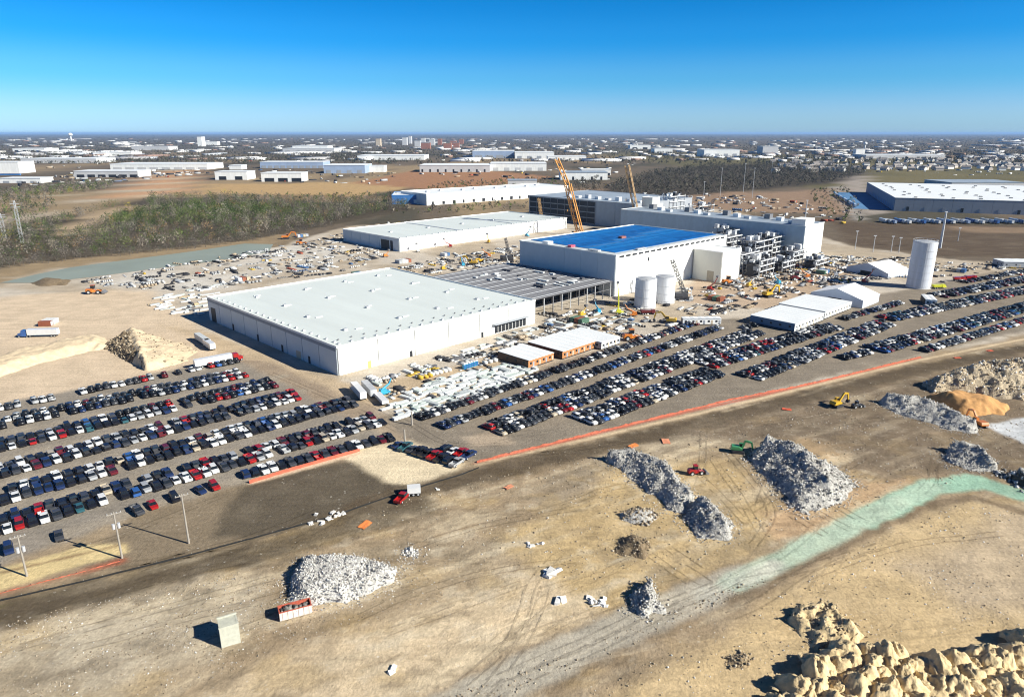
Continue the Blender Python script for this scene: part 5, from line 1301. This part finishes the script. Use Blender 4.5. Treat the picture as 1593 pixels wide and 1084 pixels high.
clutter('site_materials', 'loose building materials and plant strewn around the halls', [
    ([(840,490),(960,470),(1090,445),(1180,430),(1330,395),(1330,440),(1200,470),(1100,500),(960,515),(850,515)], 900),
    ([(560,440),(640,412),(700,400),(830,380),(820,408),(700,425)], 500), ([(120,440),(330,402),(530,368),(600,395),(560,420),(340,450),(230,456)], 1000),
    ([(560,600),(700,560),(840,510),(1000,520),(900,540),(760,575),(610,620)], 420), ([(1130,395),(1250,380),(1300,400),(1440,400),(1440,430),(1300,440),(1140,440)], 900),
    ([(1440,410),(1593,410),(1593,435),(1440,445)], 200), ([(500,375),(560,350),(860,330),(1000,315),(990,322),(760,335)], 350), ([(960,330),(1010,312),(1240,335),(1250,345),(1100,345)], 300)], PAL, avoid=AV)
clutter('roof_plant_clutter', 'machinery and materials strewn over the ground beyond the grey hall', [([(1000,300),(1180,305),(1330,330),(1330,350),(1150,330),(1000,315)], 350)], PAL, 3, 8)
M_CL = M_CHUNK

clutter('yard_plant', 'parked plant and stores around the sheds beyond the fields', [([(0,290),(120,268),(330,262),(330,270),(170,285),(90,292)], 420), ([(385,284),(400,262),(620,268),(620,286),(480,290)], 160), ([(620,272),(860,262),(960,262),(960,290),(870,282)], 160), ([(1340,262),(1593,266),(1593,274),(1350,272)], 80), ([(0,262),(330,244),(700,240),(1000,240),(1000,258),(600,262),(300,262)], 420)], PAL, 4.0, 16)

CON = [mat('container_' + n_, c_, .6, var=.15, scale=.8) for n_, c_ in (('white', (.66, .66, .64)), ('grey', (.34, .36, .38)), ('blue', (.06, .14, .30)), ('rust', (.26, .09, .05)), ('green', (.09, .17, .12)), ('tan', (.42, .36, .27)))]
CNM = ['white', 'grey', 'blue', 'rust red', 'dark green', 'tan']
def container_mesh(k):
    m = MB(); m.box(0, 6.06, 0, 2.44, .12, 2.55)
    for i in range(12): m.box(.25 + i * .47, .45 + i * .47, -.05, -.002, .3, 2.4)
    for x in (0, 5.9): m.box(x - .02, x + .18, -.07, .05, 0, 2.6)
    return m.mesh('container', CON[k])
CMS = [container_mesh(k) for k in range(6)]; cdm = MB().box(6.062, 6.12, .1, 2.34, .25, 2.45).mesh('door', GALV)
SPOT = [((560, 432), 'behind the white hall roof'), ((640, 408), 'between the white hall and far hall'), ((700, 398), 'near the front of the far white hall'), ((905, 505), 'in the yard before the grey deck'), ((1120, 470), 'in the dirt yard right of the tanks'), ((1290, 425), 'below the white gable end'), ((1500, 425), 'in the yard right of the big silo'), ((390, 436), 'left of the white hall'), ((60, 508), 'on the left sand field'), ((480, 368), 'by the wood edge')]
for (px, py), wh in SPOT:
    b = G(px, py); n_ = random.randint(2, 4); az = R(45 + random.choice([0, 90])) if px > 100 else R(5); used = {}
    for j in range(n_):
        k = random.choice([0, 0, 1, 2, 3, 4, 5])
        p_ = b + Vector((-math.sin(az), math.cos(az), 0)) * (2.9 * j); o = link('shipping_container', CMS[k], None, p_, az + random.gauss(0, .02)); link('door', cdm, o)
        tag(o, '%s shipping container, %s in the row %s' % (CNM[k], ordinal(j + 1), wh), 'container', 'shipping containers around the site')
# ================================================================== VEGETATION AND FAR COUNTRY
def crown_tris(n, rx, rz, zc, s, rng, hollow=.35):
    """n leaf-sized triangles spread through an uneven crown"""
    d = rng.normal(0, 1, (n, 3)); d /= np.linalg.norm(d, axis=1)[:, None]
    rad = hollow + (1 - hollow) * rng.random(n) ** .6
    lump = 1 + .28 * np.sin(3.1 * d[:, 0] + 7 * d[:, 2]) * np.cos(4.3 * d[:, 1] + 2.0)
    c = d * (rad * lump)[:, None] * np.array([rx, rx, rz]); c[:, 2] += zc
    a = rng.normal(0, 1, (n, 3, 3)) * s
    return (c[:, None, :] + a * .6).reshape(-1, 3), np.arange(3 * n).reshape(-1, 3)
BARE = [(.12, .105, .088), (.15, .13, .11), (.085, .078, .066), (.17, .145, .11), (.085, .088, .06)]
GREENS = [(.055, .085, .022), (.075, .105, .028), (.04, .06, .02), (.10, .12, .035)]
YELL = [(.40, .34, .05), (.34, .30, .06)]
M_TREE = attr_mat('foliage_mass', .9, .2, .3)
BARK = mat('bark', (.12, .10, .085), .95, var=.3)
LANE_A = pxs((315,262),(255,292),(200,322),(110,352)); LANE_B = pxs((250,262),(190,296),(95,326),(-40,352))
def wood(name, label, polys, spacing, hgt, tn, ts, pal, seed, clump=True, kind='stuff'):
    rng = np.random.default_rng(seed); VV, FF, CC = [], [], []; base = 0
    for poly in polys:
        P = np.array(pxs(*poly)); x0, y0 = P.min(0); x1, y1 = P.max(0)
        nx_, ny_ = int((x1 - x0) / spacing) + 1, int((y1 - y0) / spacing) + 1
        gx_, gy_ = np.meshgrid(np.arange(nx_) * spacing + x0, np.arange(ny_) * spacing + y0)
        gx_ = gx_.ravel() + rng.uniform(-.5, .5, gx_.size) * spacing; gy_ = gy_.ravel() + rng.uniform(-.5, .5, gy_.size) * spacing
        d = sdist(gx_, gy_, P.tolist()); k = (d > 0) & (fbm(gx_ / (spacing * 5), gy_ / (spacing * 5), seed, 3) > rng.uniform(-.9, -.05, len(d)))
        k &= (ldist(gx_, gy_, LANE_A) > 11) & (ldist(gx_, gy_, LANE_B) > 9) & (sdist(gx_, gy_, CLEARING) < 2)
        for x, y in zip(gx_[k], gy_[k]):
            h = hgt * rng.uniform(.5, 1.4); v, f = crown_tris(tn, h * .38, h * .42, h * .56, ts * h / hgt, rng)
            v[:, 0] += x; v[:, 1] += y; v[:, 2] = np.maximum(v[:, 2], .0)
            c = np.array(pal[int(rng.integers(0, len(pal)))]) * rng.uniform(.5, 1.6)
            VV.append(v); FF.append(f + base); base += len(v); CC.append(np.tile(c, (len(v), 1)) * rng.uniform(.8, 1.2, (len(v) // 3, 1)).repeat(3, 0))
    o = link(name, np_mesh(name, np.concatenate(VV), np.concatenate(FF), M_TREE, np.concatenate(CC)))
    return tag(o, label, 'woodland', kind=kind)
WOOD = [(-80,430),(0,413),(90,402),(200,392),(300,382),(400,369),(520,348),(640,324),(620,312),(520,315),(360,308),(230,308),(150,330),(60,350),(-80,372)]
wood('bare_woodland', 'grey-brown bare woodland behind the pond', [WOOD], 7.8, 10.5, 84, .55, BARE + BARE + [(.22, .20, .16), (.19, .165, .13), (.20, .13, .06)] + GREENS + GREENS, 5)
wood('green_woodland', 'dark green scrub inside the bare woodland', [[(155,340),(300,322),(400,322),(470,335),(330,345),(230,352),(170,350)]], 7.0, 9.0, 70, .7, GREENS, 6)
wood('bare_woodland', 'wood left of the lane beyond the pond', [[(-80,310),(0,298),(100,288),(180,284),(170,296),(90,305),(40,320),(-80,330)], [(-80,345),(20,328),(80,318),(100,326),(40,345),(-80,368)]], 10, 9, 40, .9, BARE + GREENS, 7)
wood('bare_woodland', 'long dark wood behind the cranes on the right', [[(930,300),(960,284),(1010,270),(1090,258),(1200,256),(1340,258),(1345,272),(1300,285),(1180,296),(1050,306)], [(880,290),(930,280),(940,300),(900,303)]], 15, 10, 36, 1.2, [(.075, .068, .055), (.09, .08, .062), (.06, .06, .042)], 8)
wood('scrub', 'low scrub around the brown fields', [[(640,300),(700,284),(860,278),(880,292),(760,300)], [(860,318),(1000,300),(1000,308),(880,330)], [(330,306),(620,300),(640,306),(400,318)], [(1250,300),(1320,292),(1350,345),(1300,352)], [(560,330),(740,318),(880,318),(860,326),(640,334)]], 16, 5, 26, 1.0, BARE + GREENS, 9)
# single trees along the near edge of the wood, one object each
def tree_variants():
    out = []
    for k in range(8):
        rng = np.random.default_rng(300 + k); h = rng.uniform(7, 10)
        pal = BARE[k % 5] if k < 5 else (GREENS[k - 5] if k < 7 else YELL[0])
        v, f = crown_tris(90, h * .4, h * .4, h * .58, .55, rng); v[:, 2] = np.maximum(v[:, 2], .2)
        c = np.tile(np.array(pal), (len(v), 1)) * rng.uniform(.75, 1.3, (len(v) // 3, 1)).repeat(3, 0)
        cm = np_mesh('crown', v, f, M_TREE, c); m = MB()
        m.tube((0, 0, -.2), (0.1, 0, h * .5), .22, .12, 6)
        for j in range(5):
            a = 6.28 * j / 5 + rng.uniform(0, 1); m.tube((0.05, 0, h * .28 + j * .25), (h * .25 * math.cos(a), h * .25 * math.sin(a), h * (.55 + .06 * j)), .1, .04, 5)
        out.append((cm, m.mesh('trunk', BARK)))
    return out
TV = tree_variants()
def tree(px, py, k, label, group=None, s=1.0):
    b = G(px, py); r = tag(empty('yellow_tree' if k == 7 else 'bare_tree' if k < 5 else 'green_tree', b, random.uniform(0, 6)), label, 'tree', group); r.scale = (s, s, s * random.uniform(.9, 1.1))
    link('crown', TV[k][0], r); link('trunk', TV[k][1], r); return r
edge = [(0,415),(90,404),(200,394),(300,384),(400,371),(520,350)]
n = 0
for (xa, ya), (xb, yb) in zip(edge, edge[1:]):
    m_ = int((xb - xa) / 7)
    for j in range(m_):
        t = j / m_; n += 1
        tree(xa + (xb - xa) * t + random.uniform(-3, 3), ya + (yb - ya) * t + random.uniform(0, 4), random.choice([0, 1, 2, 3, 4, 0, 1, 2, 5]), '%s tree from the left along the pond-side edge of the wood' % ordinal(n), 'trees along the pond-side edge of the wood', random.uniform(.7, 1.1))
for px, py, lab in ((15, 370, 'bright yellow tree at the left edge beside the lattice mast'), (200, 324, 'yellow tree in the wood left of the sandy lane'), (350, 302, 'yellow tree on the edge of the tan field'), (110, 300, 'yellow-green tree behind the lane at far left'), (4, 378, 'yellow bush low at the left edge of the wood')):
    tree(px, py, 7, lab, None, 1.2)

# ------------------------------------------------------------------ far sheds and town
def shed(label, x0, x1, yb, yt, depth, wall, roof, doors=0, cat='warehouse', az=None, name='far_warehouse', group=None):
    a, b = G(x0, yb), G(x1, yb); L = (b - a).length; H = vis_h(((x0 + x1) / 2, yb), yt)
    r = tag(empty(name, a, 0 if az is None else R(az)), label, cat, group)
    MB().box(0, L, 0, depth, 0, H - .6).build('wall', wall, r)
    MB().box(-.8, L + .8, -.8, depth + .8, H - .6, H).build('roof', roof, r)
    if doors:
        dm = pbox('shed_door', (L / doors * (.2 + .25 * (int(x1) % 3)), .3, H * .42), (W_GREY, W_PGREY, W_DARK)[int(x0) % 3])
        for k in range(doors): link('door', dm, r, ((k + .25) * L / doors, -.31, 0))
    return r
W_PBLUE = mat('pale_blue_wall', (.30, .38, .52), .6, var=.1, scale=.05); W_PGREY = mat('pale_grey_wall', (.5, .5, .5), .7, var=.1, scale=.05)
SH = [(-30,31,270,252,60,W_WHITE,R_COOL,0,'white shed with blue base at the left edge'), (-30,31,273,270.5,4,W_BLUE,W_BLUE,0,'low blue base strip at the left edge'), (0,64,285,277,40,W_WHITE,R_COOL,3,'low white shed at the left edge below the blue one'),
      (33,150,254,247,120,W_PGREY,R_COOL,6,'long white-roofed shed beyond the left edge sheds'), (172,323,264,255,110,W_WHITE,R_COOL,8,'longest white warehouse left of the sandy field'), (116,215,276,266,60,W_PGREY,R_COOL,6,'low white shed in front of the longest one'),
      (335,385,280,267,50,W_WHITE,R_COOL,2,'plain white block at the head of the lane'), (357,376,264,257,40,W_WHITE,R_COOL,0,'small white block behind the plain one'), (405,503,262,252,80,W_PBLUE,R_COOL,10,'blue-walled warehouse with white roof above the tan field'),
      (407,470,283,269,45,W_WHITE,R_COOL,3,'white shed with dark doors on the tan field'), (504,568,270,257,90,W_PBLUE,R_COOL,4,'white-roofed shed with blue wall right of the tan field sheds'), (569,598,268,258,40,W_WHITE,R_COOL,0,'white cube shed beside the blue wall'),
      (556,660,249,242,150,W_WHITE,R_COOL,6,'long far white warehouse above the brown field'), (653,762,268,257,110,W_PGREY,R_COOL,9,'grey-walled warehouse beyond the brown field'), (763,850,266,254,90,W_WHITE,R_COOL,5,'white warehouse with dark gaps right of the grey-walled one'),
      (735,800,246,235,160,W_PBLUE,R_COOL,4,'tall pale blue warehouse far beyond the brown field'), (801,862,247,237,150,W_WHITE,R_COOL,4,'white warehouse right of the tall pale blue one'), (852,912,249,243,90,W_WHITE,R_COOL,4,'low white warehouse above the orange crane'),
      (872,945,280,268,60,W_WHITE,R_SLATE,5,'white shed with grey-blue roof right of the orange crane'), (905,950,273,264,50,W_WHITE,R_COOL,2,'white shed behind the grey-blue roofed one'), (980,1012,232,226,80,W_WHITE,R_COOL,2,'small far white warehouse above the tan crane'),
      (1018,1046,238,231,90,W_WHITE,R_COOL,2,'far white warehouse right of the tan crane tip'), (1095,1150,244,233,120,W_WHITE,R_COOL,4,'broad far white warehouse above the dark wood'), (1186,1210,240,228,80,W_PGREY,R_COOL,2,'pale block above the right end of the dark wood'),
      (1347,1470,247,241,120,W_PGREY,R_COOL,6,'long thin white warehouse above the big right warehouse'), (1331,1345,241,232,30,W_WHITE,R_COOL,0,'white block at the left end of the long thin warehouse'), (145,205,243,237,90,W_WHITE,R_COOL,4,'far white warehouse above the longest left one'),
      (205,262,234,228,120,W_PGREY,R_COOL,4,'pale far block left of the white church-like tower'), (20,70,236,231,120,W_WHITE,R_COOL,4,'thin white warehouse far at the left'), (440,520,238,231,150,W_PGREY,R_COOL,5,'pale far warehouse over the blue-walled one'),
      (455,510,232,227,120,W_WHITE,R_COOL,3,'thin far white warehouse left of the skyline block'), (790,835,290,280,30,W_PGREY,R_SLATE,3,'small grey shed behind the long white warehouse'), (1480,1593,290,284,90,W_PGREY,R_SLATE,5,'grey shed behind the big right warehouse')]
for x0, x1, yb, yt, dp, wl, rf, dn, lab in SH: shed(lab, x0, x1, yb, yt, dp, wl, rf, dn)
# landmarks on the skyline
def water_tower(label, px, py, top):
    b = G(px, py); h = vis_h((px, py), top); r = tag(empty('water_tower', b), label, 'water tower'); n = 14
    ring = lambda q, z: [(q * math.cos(2 * math.pi * i / n), q * math.sin(2 * math.pi * i / n), z) for i in range(n)]
    MB().loft([ring(h * .10, 0), ring(h * .08, h * .55)]).build('stem', W_WHITE, r)
    MB().loft([ring(h * .08, h * .55), ring(h * .26, h * .68), ring(h * .28, h * .82), ring(h * .16, h * .96), ring(.3, h)]).build('tank', W_WHITE, r)
water_tower('white water tower on the left skyline', 111, 219, 207)
water_tower('small far water tower left of the big right warehouse', 1345, 232, 221)
shed('white slab tower on the left horizon with low wing', 308, 315, 228, 213, 60, W_WHITE, R_COOL, 0, 'building', None, 'skyline_tower')
shed('low white wing right of the white slab tower', 316, 338, 226, 220.5, 60, W_WHITE, R_COOL, 0, 'building', None, 'skyline_block')
shed('tan apartment block on the middle skyline', 585, 592, 228, 216, 50, W_TAN, W_TAN, 0, 'building', None, 'skyline_block')
for k, (x, w, yb, yt) in enumerate(((626, 7, 226, 214), (636, 4, 224, 212), (645, 9, 228, 219), (655, 6, 225, 215), (668, 8, 227, 217), (681, 6, 226, 216), (700, 10, 227, 219), (714, 7, 225, 217), (655, 14, 232, 222), (690, 12, 233, 223), (705, 9, 231, 222))):
    shed('reddish block in the distant town centre, %s from the left' % ordinal(k + 1), x, x + w, yb, yt, 60, W_BRICK if k > 4 else W_PGREY, W_TAN if k % 2 else R_SLATE, 0, 'building', None, 'skyline_block', 'blocks of the distant town centre')
# trailers parked in front of the right warehouse
for k in range(30):
    px = 1378 + k * 7.6
    trailer('%s box trailer from the left in the line before the big warehouse' % ordinal(k + 1), px, 347 + (k % 3), 88 + random.gauss(0, 3), 15, [P_WHT, MATS['paint_blue'], GALV, P_WHT, W_PBLUE][(k * 7) % 5], 4.0, 'trailers before the big right warehouse')
for k in range(14):
    p = A9 + Vector((-30 + k * 4.5, 40 + k * 15, 0))
    q = proj(p.x, p.y, 0); trailer('%s box trailer from the front in the blue truck yard' % ordinal(k + 1), q[0], q[1], 70, 14, [P_WHT, MATS['paint_blue'], W_PBLUE][k % 3], 4.0, 'trailers in the blue truck yard')
# houses of the estate on the right, one object each
HM = []
for k in range(6):
    m = MB(); L, W, H, P_ = 13 + k, 9 + k % 3, 5.2, 8.4
    m.loft([[(0, 0, 0), (0, W, 0), (0, W, H), (0, W / 2, P_), (0, 0, H)], [(L, 0, 0), (L, W, 0), (L, W, H), (L, W / 2, P_), (L, 0, H)]]); wm = m.mesh('house_wall', [mat('house_wall_%d' % (k % 3), [(.62, .60, .56), (.52, .46, .40), (.70, .70, .68)][k % 3], .8)])
    q = lambda x: [(x, -.5, H - .2), (x, W / 2, P_ + .1), (x, W + .5, H - .2), (x, W + .5, H + .1), (x, W / 2, P_ + .5), (x, -.5, H + .1)]
    rm = MB().loft([q(-.5), q(L + .5)]).mesh('roof', mat('house_roof_%d' % (k % 3), [(.20, .19, .185), (.30, .27, .25), (.14, .13, .13)][k % 3], .85)); HM.append((wm, rm))
cnt = 0
while cnt < 190:
    px, py = random.uniform(1205, 1600), random.uniform(246, 268); b = G(px, py)
    if 1330 < px and py > 266: continue
    o = link('house', HM[random.randint(0, 5)][0], None, b, R(random.choice([0, 20, 90, 110, 160, 200])) + random.gauss(0, .1)); k = HM.index(next(h for h in HM if h[0] == o.data)); link('roof', HM[k][1], o); o.scale = (1.15, 1.15, 1.15)
    tag(o, 'small %s house with %s roof in the far right estate' % (('pale', 'tan', 'white')[k % 3], ('grey', 'brown', 'dark')[k % 3]), 'house', 'houses of the far estate'); cnt += 1
# the distant town: more roofs than one could count
rng = np.random.default_rng(77); n = 1250
px = rng.uniform(-40, 1640, n); py = 216 + 36 * rng.random(n) ** 1.25
k = (px < 1230) | (py < 247); px, py = px[k], py[k]
t = np.array([G2(a, b) for a, b in zip(px, py)]); keep = fbm(t[:, 0] / 700, t[:, 1] / 1500, 55, 3) > rng.uniform(-.6, .4, len(t)); t = t[keep]; n = len(t)
dims = np.stack([rng.uniform(14, 85, n), rng.uniform(14, 60, n), rng.uniform(4, 9, n)], 1); bigm = rng.random(n) < .1; dims[bigm, :2] *= 2.6
far_w = t[:, 1] > 6000; dims[far_w] *= np.array([1.3, 1.3, 1.15])
pal = np.array([(.7, .7, .69), (.55, .54, .53), (.35, .34, .34), (.62, .6, .56), (.30, .20, .16), (.4, .42, .45), (.75, .75, .75)]); cols = pal[rng.choice(7, n, p=[.22, .17, .2, .12, .1, .1, .09])]
v, f, c = box_cloud(t[:, 0], t[:, 1], dims[:, 2] * .5, dims, cols, jit=.02, yaw=rng.choice([0., .3, 1.57, 1.2], n) + rng.normal(0, .08, n))
tag(link('distant_town', np_mesh('distant_town', v, f, M_CHUNK, c)), 'countless small pale roofs of the distant town below the horizon', 'town', kind='stuff')
# tree cover between the roofs, out to the horizon
rng = np.random.default_rng(78); n = 24000
px = rng.uniform(-60, 1660, n); py = 209.6 + 46 * rng.random(n) ** 1.35
t = np.array([G2(a, b) for a, b in zip(px, py)]); keep = fbm(t[:, 0] / 420, t[:, 1] / 1300, 66, 4) > rng.uniform(-.75, .25, n); keep |= (px > 1200) & (py > 244) & (rng.random(n) < .5); t = t[keep]; n = len(t); dist = t[:, 1]
tn = 9; d = rng.normal(0, 1, (n, tn, 3)); d /= np.linalg.norm(d, axis=2)[..., None]; wide = np.clip(dist / 900, 5, 40)
cen = d * rng.uniform(.3, 1, (n, tn, 1)); cen = cen * np.stack([wide, wide, np.full(n, 4.2)], 1)[:, None, :]; cen[..., 2] += 4.4
tri = cen[:, :, None, :] + rng.normal(0, 1, (n, tn, 3, 3)) * np.stack([wide * .3, wide * .3, np.full(n, 2.4)], 1)[:, None, None, :]
tri[..., 0] += t[:, 0][:, None, None]; tri[..., 1] += t[:, 1][:, None, None]; tri[..., 2] = np.maximum(tri[..., 2], 0)
cols = (np.array(BARE + [(.085, .085, .045), (.07, .075, .035), (.085, .075, .05), (.08, .075, .045)])[rng.integers(0, 9, n)] * rng.uniform(.45, .95, (n, 1))).repeat(tn * 3, 0)
tag(link('distant_tree_cover', np_mesh('distant_tree_cover', tri.reshape(-1, 3), np.arange(n * tn * 3).reshape(-1, 3), M_TREE, cols)), 'dark tree cover reaching to the horizon between the roofs', 'woodland', kind='stuff')

# ------------------------------------------------------------------ the air
hz = MB().box(-95000, 95000, -95000, 95000, -1.5, 130).build('haze', [], None); stuff(hz); hz['label'] = 'thin blue haze over the whole plain'; hz['category'] = 'haze'
hm = bpy.data.materials.new('thin_haze'); hm.use_nodes = True; nt = hm.node_tree; nt.nodes.clear()
ho = nt.nodes.new('ShaderNodeOutputMaterial'); hv = nt.nodes.new('ShaderNodeVolumePrincipled')
hv.inputs['Color'].default_value = (.36, .60, .98, 1); hv.inputs['Density'].default_value = 2.6e-5; hv.inputs['Anisotropy'].default_value = 0.0
nt.links.new(hv.outputs[0], ho.inputs['Volume']); hz.data.materials.append(hm)
